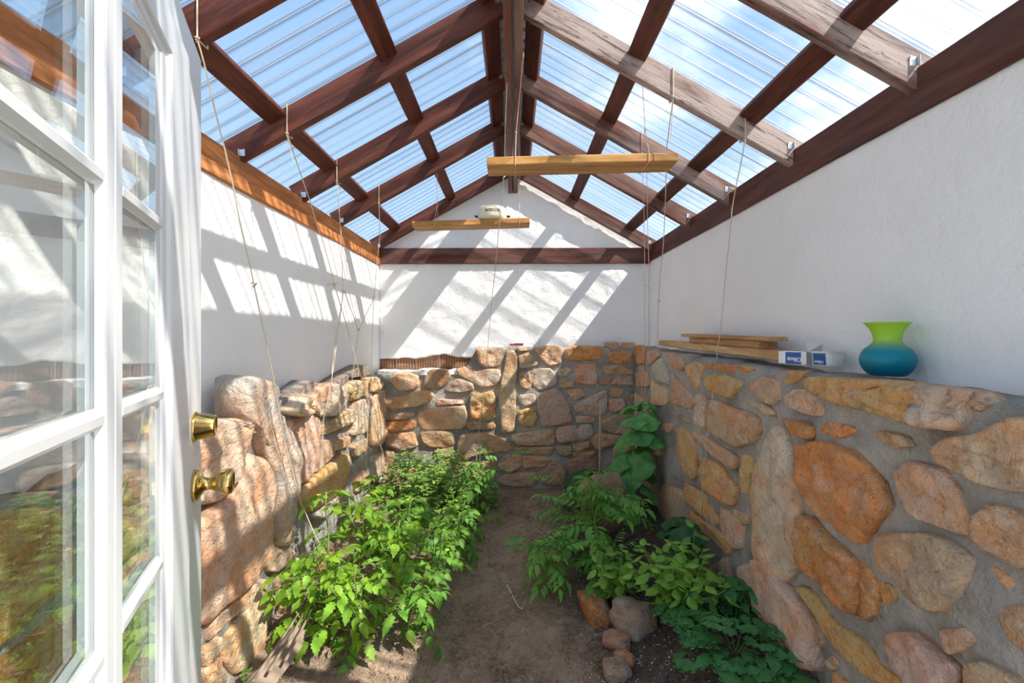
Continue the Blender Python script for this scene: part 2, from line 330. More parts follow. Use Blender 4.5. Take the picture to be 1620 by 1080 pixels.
def stone(poly, fn, tint, parent, T=None, flat=0, name='stone', back=.02):
    NST[0] += 1; sd = NST[0]*3.7
    q = []
    for i in range(len(poly)):                                     # one corner-cutting pass
        a, b = poly[i], poly[(i+1) % len(poly)]
        q += [(a[0]*.9+b[0]*.1, a[1]*.9+b[1]*.1), (a[0]*.1+b[0]*.9, a[1]*.1+b[1]*.9)]
    area = abs(sum(q[i][0]*q[(i+1) % len(q)][1]-q[(i+1) % len(q)][0]*q[i][1] for i in range(len(q))))/2
    n = 26 if area < .012 else 38 if area < .04 else 56
    q = resample(q, n); cx = sum(p[0] for p in q)/n; cy = sum(p[1] for p in q)/n; R = math.sqrt(area/math.pi)
    T = (T or min(.042, .014+.13*R))*random.uniform(.8, 1.2)*(.72 if fn is sR else 1)
    rings = [(1.06, -.02), (1.04, .35), (1.012, .78), (.955, .96), (.82, 1.0), (.62, 1.03), (.45, 1.04), (.27, 1.03), (.12, 1.02)]
    if area < .012 and len(poly) < 8: rings = [rings[i] for i in (0, 1, 2, 3, 5, 7)]
    tilt = (random.uniform(-.5, .5), random.uniform(-.5, .5)); vs = []; o = Vector(fn(cx, cy, 0))
    edge = [1+.05*noise.noise((p[0]*9/max(.3, R*6), p[1]*9/max(.3, R*6), sd)) for p in q]
    for s, h in rings+[(0, 1.02)]:
        pts = [(0, 0)] if s == 0 else [((p[0]-cx)*s*e, (p[1]-cy)*s*e) for p, e in zip(q, edge)]
        for x, y in pts:
            d = h*T
            if h > 0:
                w = min(1, h)
                d += w*(T*.50*fbm((x, y, sd), .55/R, 3)+T*.42*fbm((x, y, sd+5), 2.0/R, 3)+(x*tilt[0]+y*tilt[1])*T/R*.5)*(1-flat*.7)
                d = max(d, .004)
            else: d = -back
            vs.append(Vector(fn(cx+x, cy+y, d))-o)
    fs = [(i*n+k, i*n+(k+1) % n, (i+1)*n+(k+1) % n, (i+1)*n+k) for i in range(len(rings)-1) for k in range(n)]
    L0 = (len(rings)-1)*n; fs += [(L0+k, L0+(k+1) % n, L0+n) for k in range(n)]+[tuple(range(n))[::-1]]
    b = MB(); b.add(vs, fs); c = TINT[tint]; j = min(random.uniform(1.4, 1.7), .90/max(c))
    return b.build(name, 'stone', parent, smooth=True, loc=o, col=tuple(v*j*random.uniform(.96, 1.04) for v in c))
def sp(s): return [tuple(float(x) for x in p.split(',')) for p in s.split()]
# wall; crop; tint; outline (f = flat face, T.. = own thickness, B.. = depth behind the face for stones that stand free on top)
STONES = '''
B B1 p 715,125 905,120 900,180 870,240 790,255 745,225 735,170
B B1 t 920,160 970,155 990,200 985,320 975,400 980,540 965,675 890,675 880,600 870,480 880,350 905,260
B B1 t 150,340 200,295 280,285 340,310 345,370 300,400 210,405
B B1 b 385,300 430,265 540,275 555,320 520,370 450,395 375,385
B B1 g 510,400 580,330 620,325 700,360 705,395 640,415 550,415
B B1 p 590,270 650,245 700,290 800,260 870,270 880,310 850,370 750,385 705,352 625,318
B B1 t 125,460 250,440 330,405 420,405 440,440 400,490 300,510 160,530 120,510
B B1 k 460,460 630,465 640,490 560,495 460,500
B B1 t 335,560 380,530 640,505 655,560 635,655 370,662 340,610
B B1 n 125,570 230,550 310,545 315,575 230,595 130,598
B B1 o 130,610 320,600 330,640 310,655 170,672 130,650
B B1 t 110,710 150,690 310,675 340,760 310,780 230,790 130,760
B B1 t 355,680 500,668 570,680 575,760 520,778 420,775 375,740
B B1 y 690,420 740,430 830,410 845,450 845,580 800,597 690,585 680,480
B B1 b 660,615 845,615 848,650 800,660 665,655
B B1 n 620,690 760,680 880,705 930,750 955,795 860,805 740,820 650,850 605,840 605,740
B B1 t 440,800 570,770 570,830 480,850
B B1 b 65,790 190,800 180,900 95,920 70,850
B B1 r 105,930 160,920 150,1010 110,1000
B B1 b 750,870 855,865 855,940 800,955 750,920
B B1 t 180,930 420,890 450,1060 200,1080
B B1 n 470,880 720,870 740,1060 500,1090
B B2 t 75,125 160,118 170,140 80,150
B B2 t 85,175 150,160 185,180 210,225 190,245 95,262
B B2 n 185,125 330,105 370,130 365,225 290,243 240,210
B B2 n 90,290 170,275 210,290 180,350 150,395 95,380
B B2 p 180,320 230,260 290,260 330,310 330,365 210,405 180,370
B B2 p 90,430 190,425 200,480 120,508 85,470
B B2 y 85,545 130,520 190,525 205,580 180,635 130,643 85,610
B B2 g 205,470 235,425 320,390 370,430 410,500 440,615 240,637 215,560 f
B B2 o 395,140 440,110 630,115 630,185 600,205 430,208 390,190
B B2 n 650,90 740,85 750,125 700,135 650,115
B B2 n 760,90 850,90 850,125 770,130
B B2 o 660,160 780,145 840,160 820,215 790,235 680,220
B B2 n 640,245 730,235 830,270 830,295 660,297 630,275
B B2 k 460,235 590,230 600,345 570,365 465,360
B B2 p 345,275 400,250 440,270 400,315 355,315
B B2 t 350,355 450,345 440,385 360,390
B B2 n 680,365 720,315 830,310 835,370
B B2 b 605,330 700,315 680,360 620,370
B B2 n 400,405 490,390 530,430 440,475
B B2 g 440,500 560,440 660,395 665,550 570,568 460,540
B B2 n 690,390 780,395 760,445 690,445
B B2 n 675,460 770,455 790,520 720,542 675,535
B B2 b 790,440 850,425 845,520 800,515
B B2 k 460,570 595,575 580,615 465,615
B B2 n 625,600 720,560 840,565 850,640 800,690 690,680 640,650
B B2 t 40,690 200,665 310,655 320,740 300,762 90,762 45,730
B B2 n 70,770 310,770 300,820 70,815
B B2 g 330,650 400,635 560,625 580,680 540,720 340,745
B B2 n 440,760 550,735 550,770 490,803 445,795
B B2 n 335,765 430,765 435,820 390,835 335,820
B B2 t 560,740 600,680 800,710 700,760 600,795
B B2 t 0,830 115,825 110,900 20,945 -60,900
B B2 t 115,830 270,835 305,855 240,905 110,910
B B2 n 0,950 190,935 210,980 180,1030 20,1030 -70,1000
B B2 b 220,960 300,860 390,900 390,1000 320,1030 240,1010
B B2 b 410,870 500,830 600,840 600,960 420,960
B B2 t 440,810 590,800 570,835 450,840
B B2 n 700,780 840,730 850,900 720,930
R R1 o 30,165 80,175 75,270 35,275
R R1 t 20,320 95,310 100,400 30,400
R R1 n 95,200 150,190 165,230 115,275 90,280
R R1 g 112,285 175,235 220,330 215,385 165,370
R R1 p 115,365 215,420 210,490 190,510 120,505 f
R R1 n 195,210 270,215 310,270 290,310 240,290
R R1 k 235,330 290,380 370,480 340,530 240,490
R R1 t 315,290 370,255 420,290 385,430 340,370
R R1 o 435,265 690,285 700,310 660,335 440,295
R R1 y 420,340 560,335 655,375 580,470 450,425 415,390
R R1 n 690,390 760,340 840,365 850,470 810,508 740,470 680,430
R R1 o 845,310 995,310 990,350 930,388 870,380
R R1 p 880,450 940,415 1010,420 1100,500 1105,560 1060,570 885,520
R R1 t 670,480 740,490 820,540 800,570 680,500
R R1 n 465,480 540,500 720,570 735,660 700,720 600,745 520,700 445,650 435,560
R R1 o 870,580 1040,620 1040,700 960,690 880,630
R R1 k 365,660 430,680 600,800 600,850 575,870 440,760 370,710
R R1 y 265,640 310,640 370,720 370,900 350,925 290,850 265,750
R R1 y 400,870 420,800 510,850 595,980 580,1070 540,1075 420,980
R R1 y 635,790 690,800 690,1020 630,990
R R1 g 230,545 340,590 340,615 250,560
R R1 n 190,610 250,610 250,650 220,665 180,640
R R1 p 378,440 425,470 428,640 370,620
R R1 t 30,430 110,520 140,600 40,560
R R1 t 20,640 150,680 160,800 30,760
R R3 y 285,5 450,110 470,230 440,240 290,90
R F p 1233,678 1245,683 1261,722 1264,756 1269,792 1272,840 1268,890 1246,915 1213,890 1199,882 1197,820 1201,750 1215,715 T.05
R F t 1045,815 1050,766 1083,778 1080,846
R R3 y 325,165 420,230 520,310 545,345 520,400 430,310 350,240
R R3 k 480,140 520,160 610,240 600,360 560,360 490,270
R R3 t 555,150 630,190 630,230 600,240 560,200
R R3 n 430,470 520,400 540,540 500,555 440,510
R R3 y 275,240 340,310 340,350 290,340
R R3 k 570,470 680,425 760,460 870,590 960,720 1000,880 1000,1000 880,960 720,690 620,600 T.07
R R4 y 45,570 110,580 200,660 240,740 400,850 480,960 610,1075 480,1080 360,990 270,900 200,810 150,700
R R4 o 80,190 130,200 250,310 380,430 385,560 370,720 300,650 240,570 120,480 95,400 T.05
R R4 o 392,430 450,480 500,600 480,720 420,740 382,720 T.028
R R4 y 495,540 560,555 590,630 510,660 T.02
R F o 1271,708 1297,697 1320,700 1358,717 1375,736 1394,767 1405,800 1374,857 1362,856 1294,810 1280,766 T.06
R R2 o 200,620 240,600 340,620 375,640 350,680 300,700 200,660
R R2 y 105,360 150,345 600,365 740,385 765,500 770,620 560,560 470,530 270,490 120,410 T.06
R R2 p 735,385 1090,430 1065,500 1085,580 1010,655 870,640 770,620 762,500 T.07
R R2 n 1092,430 1140,430 1205,500 1110,550 1072,500 T.035
R R2 t 495,660 560,655 660,680 700,740 600,750 530,710
R R2 n 835,775 960,700 1090,680 1240,640 1340,585 1500,600 1520,900 1340,1000 1150,950 1000,880 900,820 T.06
R F k 1420,745 1440,730 1500,745 1525,780 1540,820 1545,845 1500,835 1445,815 1432,790
R R4 t 490,320 520,290 600,285 720,280 860,320 960,370 1010,420 990,540 940,620 870,690 800,695 700,640 620,570 520,460 T.06
R R4 n 1025,250 1110,125 1249,160 1400,250 1400,480 1240,460 1130,370 1040,310 T.05
R R4 n 1050,470 1130,460 1220,540 1210,580 1060,600
R R4 n 1130,680 1250,660 1450,700 1450,950 1249,910 1160,800
R R4 k 530,850 600,815 700,810 800,900 900,990 920,1100 700,1150 620,1020 T.05
R R4 p 800,800 960,780 1010,850 950,910 850,930
R R4 t 960,990 1060,960 1180,1020 1249,1060 1200,1200 950,1150
R R4 b 130,720 180,800 210,870 190,900 150,850
R R4 n 200,970 250,930 275,980 240,1020
R F n 1700,720 1900,690 1950,1000 1760,980
R F o 1690,1040 1800,1020 1900,1250 1720,1200
R F t 1400,1120 1500,1150 1560,1300 1450,1260
R F y 1320,1060 1370,1100 1420,1220 1350,1180
L L1 g 225,160 270,140 340,150 365,190 360,280 400,330 450,420 470,520 470,660 450,800 420,960 370,940 350,800 345,640 310,520 260,380 215,310 T.07 B.09
L L1 k -60,350 110,335 200,380 210,450 170,580 80,720 20,750 -60,740 T.06
L F u 378,722 400,730 415,760 417,820 410,880 390,915 360,945 335,970 318,985 300,980 296,830 330,800 355,770 370,745 T.065
L L1 k 440,340 560,300 595,330 585,440 560,580 520,640 480,665 465,560 445,440
L L1 n 580,440 660,430 670,510 600,590 570,590
L L1 y 505,670 600,590 740,500 745,580 720,680 540,800 510,740 f
L L1 p 550,240 600,160 680,145 740,200 745,240 680,310 610,310 555,290 T.06 B.09
L L1 p 420,270 490,195 545,240 540,300 480,315 420,295 T.06 B.07
L L1 d 510,180 570,130 610,150 600,180 550,220 510,210 T.01 B.09
L L1 d 365,260 430,225 480,205 430,290 380,295 T.01 B.08
L L1 t 720,170 780,130 840,140 840,200 770,235 730,200 T.05 B.09
L L1 t 840,120 890,115 910,150 890,190 850,190 T.05 B.08
L L1 d 690,150 760,100 770,120 720,170 T.0 B.1
L L1 d 760,100 850,50 880,100 780,120 T.0 B.1
L L1 t 600,370 770,270 775,340 660,400 600,410 B.05
L L1 p 780,240 870,210 900,300 890,380 820,400 770,410 780,330
L L1 t 690,440 760,410 755,460 690,490
L L1 t 880,210 945,180 940,440 870,470 865,400
L L1 g 560,800 740,670 745,720 600,830
L L1 n 770,620 830,580 860,640 790,700
L L1 g 865,520 920,490 940,600 930,640 870,650
L L1 p 160,320 240,345 250,400 210,400 T.03 B.06
L L1 n 770,460 850,420 860,470 790,520
L L2 b 350,430 380,270 440,260 450,330 500,400 410,490 370,480
L L2 t 40,800 130,690 330,530 370,530 340,620 240,690 150,760 60,860
L L2 n 30,890 110,830 130,880 90,950 40,1000
L L2 t 130,860 280,640 360,600 390,640 330,860 270,980 180,1030 140,950
L L2 t 30,1010 110,940 140,1080 30,1090
L L2 p 420,520 580,370 570,440 480,530 430,600
L L2 t 440,640 560,560 600,700 470,860
L L2 n 620,420 800,300 820,420 640,560
'''
FN = {'R': (sR, wall_right), 'L': (sL, wall_left), 'B': (sB, wall_back)}
for ln in STONES.strip().splitlines():
    w, crop, tint, *r = ln.split(); kw = {}; pts = []
    for tok in r:
        if tok == 'f': kw['flat'] = 1
        elif tok[0] == 'T': kw['T'] = float(tok[1:]) or .006
        elif tok[0] == 'B': kw['back'] = float(tok[1:])
        else: pts.append(on_wall(w, crop, tuple(float(x) for x in tok.split(','))))
    stone(pts, FN[w][0], tint, FN[w][1], **kw)
# stones of the left wall beside and behind the open door (given along the wall and in height)
for tint, s in (('t', '1.06,.80 1.20,.88 1.36,.86 1.40,1.0 1.30,1.06 1.10,1.05'), ('y', '.70,.86 .88,.82 1.02,.90 1.0,1.04 .84,1.09 .70,1.02'), ('n', '.30,.80 .56,.84 .62,1.0 .50,1.12 .30,1.06'),
                ('k', '1.08,.50 1.30,.44 1.40,.60 1.36,.82 1.2,.84 1.06,.74'), ('o', '.66,.56 .92,.48 1.04,.60 1.02,.82 .84,.78 .68,.80'), ('t', '.28,.40 .58,.44 .62,.74 .40,.76'),
                ('b', '1.10,.16 1.38,.14 1.40,.38 1.2,.42 1.08,.36'), ('t', '.70,.14 1.04,.16 1.04,.44 .8,.48 .68,.38'), ('g', '.25,.10 .60,.10 .62,.36 .3,.36')):
    stone(sp(s), sL, tint, wall_left)
# small chinking stones half sunk in the mortar joints
for w, (u0, u1), (v0, v1), n in (('R', (1.0, 3.7), (.2, 1.25), 0),):
    pass

# ------------------------------------------------------------------ the roof: timbers and clear corrugated sheets
ceiling = empty('ceiling', (0, 0, 0)); tag(ceiling, 'open gable roof of brown timbers under clear corrugated sheets', kind='structure')
def beam(name, p0, p1, w, h, col, parent, up=(0,0,1), mat='timber', ch=.004, seg=9, wob=.0012, keep=True):
    """A sawn timber from p0 to p1 (centre line), w wide, h deep, with eased edges and a slightly uneven surface; local X runs along it."""
    p0, p1 = Vector(p0), Vector(p1); x = (p1-p0).normalized(); z = (Vector(up)-x*x.dot(Vector(up))).normalized(); y = z.cross(x)
    ln = (p1-p0).length; a, b = w/2, h/2
    cs = [(-a+ch,-b),(a-ch,-b),(a,-b+ch),(a,b-ch),(a-ch,b),(-a+ch,b),(-a,b-ch),(-a,-b+ch)]; sd = random.random()*50
    vs = [(ln*i/seg, q[0]+wob*noise.noise((i*.9, q[0]*40, sd)), q[1]+wob*noise.noise((i*.9, q[1]*40, sd+9))) for i in range(seg+1) for q in cs]
    fs = [(i*8+k, i*8+(k+1) % 8, (i+1)*8+(k+1) % 8, (i+1)*8+k) for i in range(seg) for k in range(8)]+[tuple(range(8))[::-1], tuple(range(seg*8, seg*8+8))]
    m = MB(); m.add(vs, fs)
    mw = Matrix(((x.x, y.x, z.x, p0.x), (x.y, y.y, z.y, p0.y), (x.z, y.z, z.z, p0.z), (0,0,0,1)))
    if parent and not keep: mw = parent.matrix_world.inverted() @ mw
    return m.build(name, mat, parent, mw=mw, col=col)
RED = (.105, .030, .018); NEARY = [.16, .76, 1.36, 1.96, 2.54, 3.10, 3.965]; RH = .108; VERT = RH*math.sqrt(1+.56**2)
beam('wall_plate', (XPL-.008, -.1, EAVE_L+.07), (XPL-.008, 4.05, EAVE_L+.07), .040, .140, (.62, .245, .075, .05), ceiling, seg=20)
beam('wall_plate', (XPR+.008, -.1, EAVE_R+.07), (XPR+.008, 4.05, EAVE_R+.07), .040, .140, (*RED, .08), ceiling, seg=20)
beam('tie_beam', (XPL+.012, YPB-.012, CZ+.7105), (XPR-.012, YPB-.012, CZ+.7155), .036, .138, (*RED, .15), wall_back, seg=14)
beam('ridge_board', (-.0205, -.1, CZ+1.341), (-.0205, 4.06, CZ+1.341), .036, .14, (.15, .052, .032, .2), ceiling, seg=20)
beam('ridge_board', (.0245, -.1, CZ+1.343), (.0245, 4.06, CZ+1.343), .038, .14, (.15, .06, .042, .3), ceiling, seg=20)
def hanger(parent, x, y, z, sx):
    m = MB(); m.box((x-.002, y-.0025, z), (x+sx*.022, y-.0005, z+.028)); m.box((x-.001, y-.014, z), (x, y-.0005, z+.028))
    for k in range(3): m.add(*disc((x+sx*(.007+.006*k), y-.0045, z+.008+.010*k), .0028))
    o = m.build('joist_hanger', 'zinc', None); o.parent = parent; o.matrix_parent_inverse = parent.matrix_basis.inverted(); return o
def disc(c, r):
    vs = [(c[0]+r*math.cos(k*math.pi/3), c[1], c[2]+r*math.sin(k*math.pi/3)) for k in range(6)]+[(c[0]+r*math.cos(k*math.pi/3), c[1]+.0035, c[2]+r*math.sin(k*math.pi/3)) for k in range(6)]
    return vs, [tuple(range(6))]+[(k, (k+1) % 6, 6+(k+1) % 6, 6+k) for k in range(6)]
for i, y in enumerate(NEARY):
    for s in (-1, 1):
        x0, x1 = .052, (1.225 if s < 0 else 1.255)
        cz = lambda x: rafter_bottom(x)+VERT/2
        weather = 0.03 if s < 0 else (.95, .95, .95, .95, .62, .30, .2)[i]
        c = (.120, .036, .022, weather) if s < 0 else (.135, .05, .034, weather)
        r = beam('rafter', (s*x0, y+.019, cz(x0)), (s*x1, y+.019, cz(x1)), .038, RH, c, ceiling, seg=12)
        xh = 1.174 if s < 0 else 1.207; hanger(r, s*xh, y, (EAVE_L if s < 0 else EAVE_R)+.142, -s)
        if i < 6: hanger(r, s*(x0+.002), y, rafter_bottom(x0)+.05, s)
    if i < len(NEARY)-1:
        ya, yb = y+.040, NEARY[i+1]-.002
        for s in (-1, 1):
            for xc in (.105, .54, 1.02):
                top = rafter_bottom(xc)+VERT-.019*1.146
                up = (s*.56, 0, 1)
                beam('purlin', (s*xc, ya, top), (s*xc, yb, top), .085, .036, (.125, .033, .018, .02) if s < 0 else (.105, .030, .019, .03), ceiling, up=up, seg=5)
# corrugated sheets, one per bay and side, each lapping the next
WL = .076; AMP = .008
for i in range(7):
    ya, yb = -.12+.6*i+.0, -.12+.6*(i+1)+.045
    for s in (-1, 1):
        n = int((yb-ya)/WL*12); vs = []; fs = []; xs = [.02, .45, .9, 1.36]
        for k in range(n+1):
            y = ya+(yb-ya)*k/n; w = AMP*math.cos(2*math.pi*y/WL)+(.002 if i % 2 else 0)
            for x in xs: vs.append((x, y, w+AMP+.004))
        fs = [(k*4+j, k*4+j+1, (k+1)*4+j+1, (k+1)*4+j) for k in range(n) for j in range(3)]
        nrm = math.sqrt(1+.56**2); X = Vector((s, 0, -.56))/nrm; Z = Vector((s*.56, 0, 1))/nrm; o = Vector((0, 0, rafter_bottom(0)+VERT))
        vs = [tuple(Vector((v[0]*nrm, v[1], v[2]))) for v in vs]
        me = mesh('roof_sheet', vs, fs, True); Y = Z.cross(X)
        mw = Matrix(((X.x, 0, Z.x, o.x), (X.y, 1, Z.y, o.y), (X.z, 0, Z.z, o.z), (0,0,0,1)))
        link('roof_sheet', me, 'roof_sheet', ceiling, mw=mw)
# ridge cap outside
m = MB(); zr = rafter_bottom(0)+VERT+.022
m.add([(-.15, -.12, zr-.084), (0, -.12, zr+.004), (.15, -.12, zr-.084), (-.15, 4.2, zr-.084), (0, 4.2, zr+.004), (.15, 4.2, zr-.084),
       (-.15, -.12, zr-.081), (0, -.12, zr+.007), (.15, -.12, zr-.081), (-.15, 4.2, zr-.081), (0, 4.2, zr+.007), (.15, 4.2, zr-.081)],
      [(0,1,4,3),(1,2,5,4),(6,9,10,7),(7,10,11,8),(0,3,9,6),(2,8,11,5),(0,6,7,1),(1,7,8,2),(3,4,10,9),(4,5,11,10)])
m.build('ridge_cap', 'flashing', ceiling)

# ------------------------------------------------------------------ the open glazed door
DD = Vector((-.4198, .9076, 0)); P0 = Vector((-.61623, .9, CZ))
door = empty('door_1', (P0.x, P0.y, CZ), math.atan2(DD.y, DD.x)); tag(door, 'white glazed door swung open to the left, with brass knob and deadbolt', kind='structure')
# local frame: X towards the free edge (0), Z up from camera height, -Y faces the room's middle
ST, SB_, SW = .544, -1.40, -.99; TH = .040
m = MB(); m.box((-.112, 0, SB_), (0, TH, ST)); m.build('stile', 'white_paint', door)
m = MB(); m.box((SW, 0, SB_), (SW+.112, TH, ST)); m.build('stile', 'white_paint', door)
m = MB(); m.box((SW+.112, 0, .44), (-.112, TH, ST)); m.build('rail', 'white_paint', door)
m = MB(); m.box((SW+.112, 0, SB_), (-.112, TH, -.84)); m.build('rail', 'white_paint', door)
# raised glazing frame, moulded: four mitred lengths
XO0, XO1, ZO0, ZO1, FW, FZ = -.887, -.118, -.87, .484, .187, .092
prof = [(0, 0), (.04, -.004), (.12, -.0072), (.38, -.0072), (.40, -.0088), (.74, -.0088), (.77, -.0072), (.80, -.003), (.88, -.002), (.90, .0), (1, .0005), (1, .008)]   # (share of the width inwards, y)
def frame_side(a, b):
    m = MB(); n = len(prof); vs = []
    cx, cz = (XO0+XO1)/2, (ZO0+ZO1)/2
    for (x, z) in (a, b):
        sx, sz = (1 if x < cx else -1), (1 if z < cz else -1)
        vs += [(x+sx*p[0]*FW, p[1], z+sz*p[0]*FZ) for p in prof]
    m.add(vs, [(k, (k+1) % n, n+(k+1) % n, n+k) for k in range(n)]); m.build('glazing_frame', 'white_paint', door)
cs = [(XO0, ZO0), (XO1, ZO0), (XO1, ZO1), (XO0, ZO1)]
for k in range(4): frame_side(cs[k], cs[(k+1) % 4])
XI0, XI1, ZI0, ZI1 = XO0+FW, XO1-FW, ZO0+FZ, ZO1-FZ
MZ = [.156, -.080, -.313, -.547]; XM = -.4825
mp_ = [(-.0258, .0003), (-.0258, -.0015), (-.0245, -.0068), (-.021, -.0078), (-.003, -.0078), (-.002, -.0070), (.002, -.0070), (.003, -.0078), (.021, -.0078), (.0245, -.0068), (.0258, -.0015), (.0258, .0003)]
mh_ = [(-.0105, .0003), (-.0105, -.0012), (-.0050, -.0070), (.0035, -.0076), (.0105, -.0012), (.0105, .0003)]
m = MB(); m.prism([(p[1], p[0]) for p in mp_], ZI0, ZI1, 'Z'); o = m
m2 = MB(); m2.add([(v.x+XM, v.y, v.z) for v in m.v], m.f); m2.build('mullion', 'white_paint', door)
for z in MZ:
    for xa, xb in ((XI0-.004, XM-.026), (XM+.026, XI1+.004)):
        m = MB(); m.prism([(p[1], p[0]+z) for p in mh_], xa, xb); m.build('muntin', 'white_paint', door)
# same bars seen on the outer face of the glass
m = MB(); m.box((XM-.012, .0087, ZI0), (XM+.012, .018, ZI1)); m.build('mullion', 'white_paint', door)
for z in MZ:
    for xa, xb in ((XI0, XM-.012), (XM+.012, XI1)):
        m = MB(); m.box((xa, .0087, z-.007), (xb, .017, z+.007)); m.build('muntin', 'white_paint', door)
zs = [ZI0]+MZ[::-1]+[ZI1]
for (xa, xb) in ((XI0, XM), (XM, XI1)):
    for za, zb in zip(zs, zs[1:]):
        m = MB(); m.box((xa+.001, .0005, za+.001), (xb-.001, .0085, zb-.001)); m.build('glass_pane', 'glass', door)
# hardware
def hw(name, prof, x, z, side=1):
    m = MB(); m.lathe(prof, 40, 'Y')
    b = MB(); q = .90; b.add([(v.x*q+x, (v.y*q if side > 0 else TH-v.y*q), v.z*q+z) for v in m.v], m.f)
    return b.build(name, 'brass', door, smooth=True)
KX, KZ, DZ = -.064, -.275, -.167
for sd in (1, -1):
    k = hw('knob', [(0,.0), (.032,0), (.0335,.004), (.032,.008), (.024,.012), (.0145,.018), (.0125,.026), (.0135,.032), (.0175,.037), (.0225,.044), (.0265,.053), (.0275,.061), (.0255,.067), (.020,.070), (.018,.0695), (.0165,.068), (0,.0675)], KX, KZ, sd)
    d = hw('deadbolt', [(0,0), (.0305,0), (.0315,.003), (.030,.006), (.0275,.007), (.0215,.036), (.0205,.038), (.0185,.038), (.0175,.0365), (0,.036)], KX, DZ, sd)
m = MB(); m.box((-.0005, .010, KZ-.03), (.002, .034, KZ+.03)); m.build('latch_plate', 'brass', door)
m = MB(); m.box((-.0005, .010, DZ-.03), (.002, .034, DZ+.03)); m.build('latch_plate', 'brass', door)
for z in (.38, -.35, -1.12):
    m = MB(); m.tube([(SW-.006, -.006, z-.05), (SW-.006, -.006, z+.05)], .007, 10); m.build('hinge', 'brass', door)

# ------------------------------------------------------------------ twine, hanging boards, bowl
def rope(pts, r, mat, name, parent=None, sub=5, wig=.0):
    """A slack cord through points (already in metres)."""
    P = [Vector(p) for p in pts]; out_ = []
    for i in range(len(P)-1):
        for k in range(sub):
            q = P[i].lerp(P[i+1], k/sub)
            if 0 < k: q += Vector((noise.noise(q*7+Vector((i, 0, 0))), noise.noise(q*7+Vector((0, 9, 0))), 0))*wig
            out_.append(q)
    out_.append(P[-1]); return MB().tube(out_, r, 6)
def wrap(m, x, ynear, r, s=None, hook=0):
    """Cord wound once round the rafter whose near face is at ynear."""
    b = rafter_bottom(x)-.003; t = b+VERT+.006; y0, y1 = ynear-.004, ynear+.042
    m.tube([(x, y0, b), (x, y0, t), (x, y1, t), (x, y1, b), (x, y0, b)], r, 6); return Vector((x, y0, b))
def knot(m, p, r=.006):
    p = Vector(p); m.tube([p+Vector((-r, 0, r)), p+Vector((r, -r, 0)), p+Vector((-r*.6, r*.5, -r)), p+Vector((r, 0, r*.6)), p+Vector((0, -r, -r))], r*.45, 5)
def twine(label, wrapat, pts, r=.0022, mat='twine', extra=(), knots=(), tail=None):
    m = MB()
    P = [at(*p) for p in pts]
    if wrapat:
        q = wrap(m, *wrapat, r*1.15); P = [q]+P; knot(m, q)
        if tail: m.tube([q, at(*tail[0])], r*.8, 5)
    m.add(*(lambda k: (k.v, k.f))(rope(P, r, mat, 'x', wig=.004)))
    for e in extra: m.add(*(lambda k: (k.v, k.f))(rope([at(*p) for p in e], r, mat, 'x', wig=.004)))
    for k in knots: knot(m, at(*k), .008)
    return tag(m.build('twine', mat), label, 'twine', 'twine hung from the rafters for climbing plants')
twine('long jute twine nearest the open door, slanting down to the front tomato plant', (-.94, 1.36), [(330, 130, 1.40), (370, 300, 1.55), (403, 455, 1.70), (435, 610, 1.82), (450, 700, 1.90), (478, 800, 2.0), (510, 870, 2.03)], knots=[(402, 450, 1.70)])
twine('jute twine with a small bow halfway down, slanting across the sunlit left wall', (-.97, 1.96), [(485, 302, 2.15), (510, 379, 2.3), (538, 481, 2.5), (571, 595, 2.72), (600, 700, 2.9), (617, 752, 3.0)], knots=[(528, 450, 2.42)], tail=[(464, 258, 1.97)], extra=[[(515, 451, 2.41), (528, 450, 2.42), (534, 447, 2.42)], [(528, 450, 2.42), (523, 463, 2.42)]])
twine('doubled jute twine tied over the round pale stone on the left wall', (-.98, 2.54), [(540, 380, 2.56), (543, 461, 2.58), (533, 540, 2.50), (524, 607, 2.44), (512, 662, 2.40), (507, 742, 2.38)], knots=[(543, 461, 2.58), (508, 655, 2.39)], extra=[[(543.5, 461, 2.58), (530, 540, 2.50), (525, 590, 2.44)]])
twine('jute twine ending among the small round stones by the back left corner', (-.91, 3.10), [(601, 372, 3.14), (591, 471, 3.2), (587, 595, 3.26), (583, 650, 3.24), (580, 740, 3.2)], knots=[(591, 471, 3.2), (601, 372, 3.14)])
twine('slack V of thin twine joining two hanging strings on the left wall', None, [(545, 461, 2.59), (567, 522, 2.9), (592, 471, 3.2)], knots=[(567, 522, 2.9)], extra=[[(567, 522, 2.9), (557, 600, 2.94)]])
twine('pale twine from the ridge past both hanging boards to the tall tomato plant', None, [(802, 128, 2.28), (797, 280, 2.60), (784, 420, 2.9), (775, 510, 3.05), (768, 600, 3.15), (758, 680, 3.2), (753, 740, 3.22)], knots=[(797, 280, 2.6)])
twine('grey twine right of the hanging board ending in a loop in the back right corner', (.69, 1.96), [(1055, 230, 2.2), (1051, 360, 2.7), (1046, 420, 2.95), (1042, 476, 3.15), (1040, 538, 3.3)], knots=[(1042, 476, 3.15)], tail=[(1061, 222, 1.97)])
twine('jute twine in front of the stacked boards reaching down to the dark vine', (1.0, 1.96), [(1158, 330, 2.12), (1149, 425, 2.2), (1140, 520, 2.26), (1134, 566, 2.29), (1128, 625, 2.32), (1118, 708, 2.38), (1112, 770, 2.42), (1104, 850, 2.45)], knots=[(1158, 300, 2.1)], tail=[(1180, 228, 1.97)])
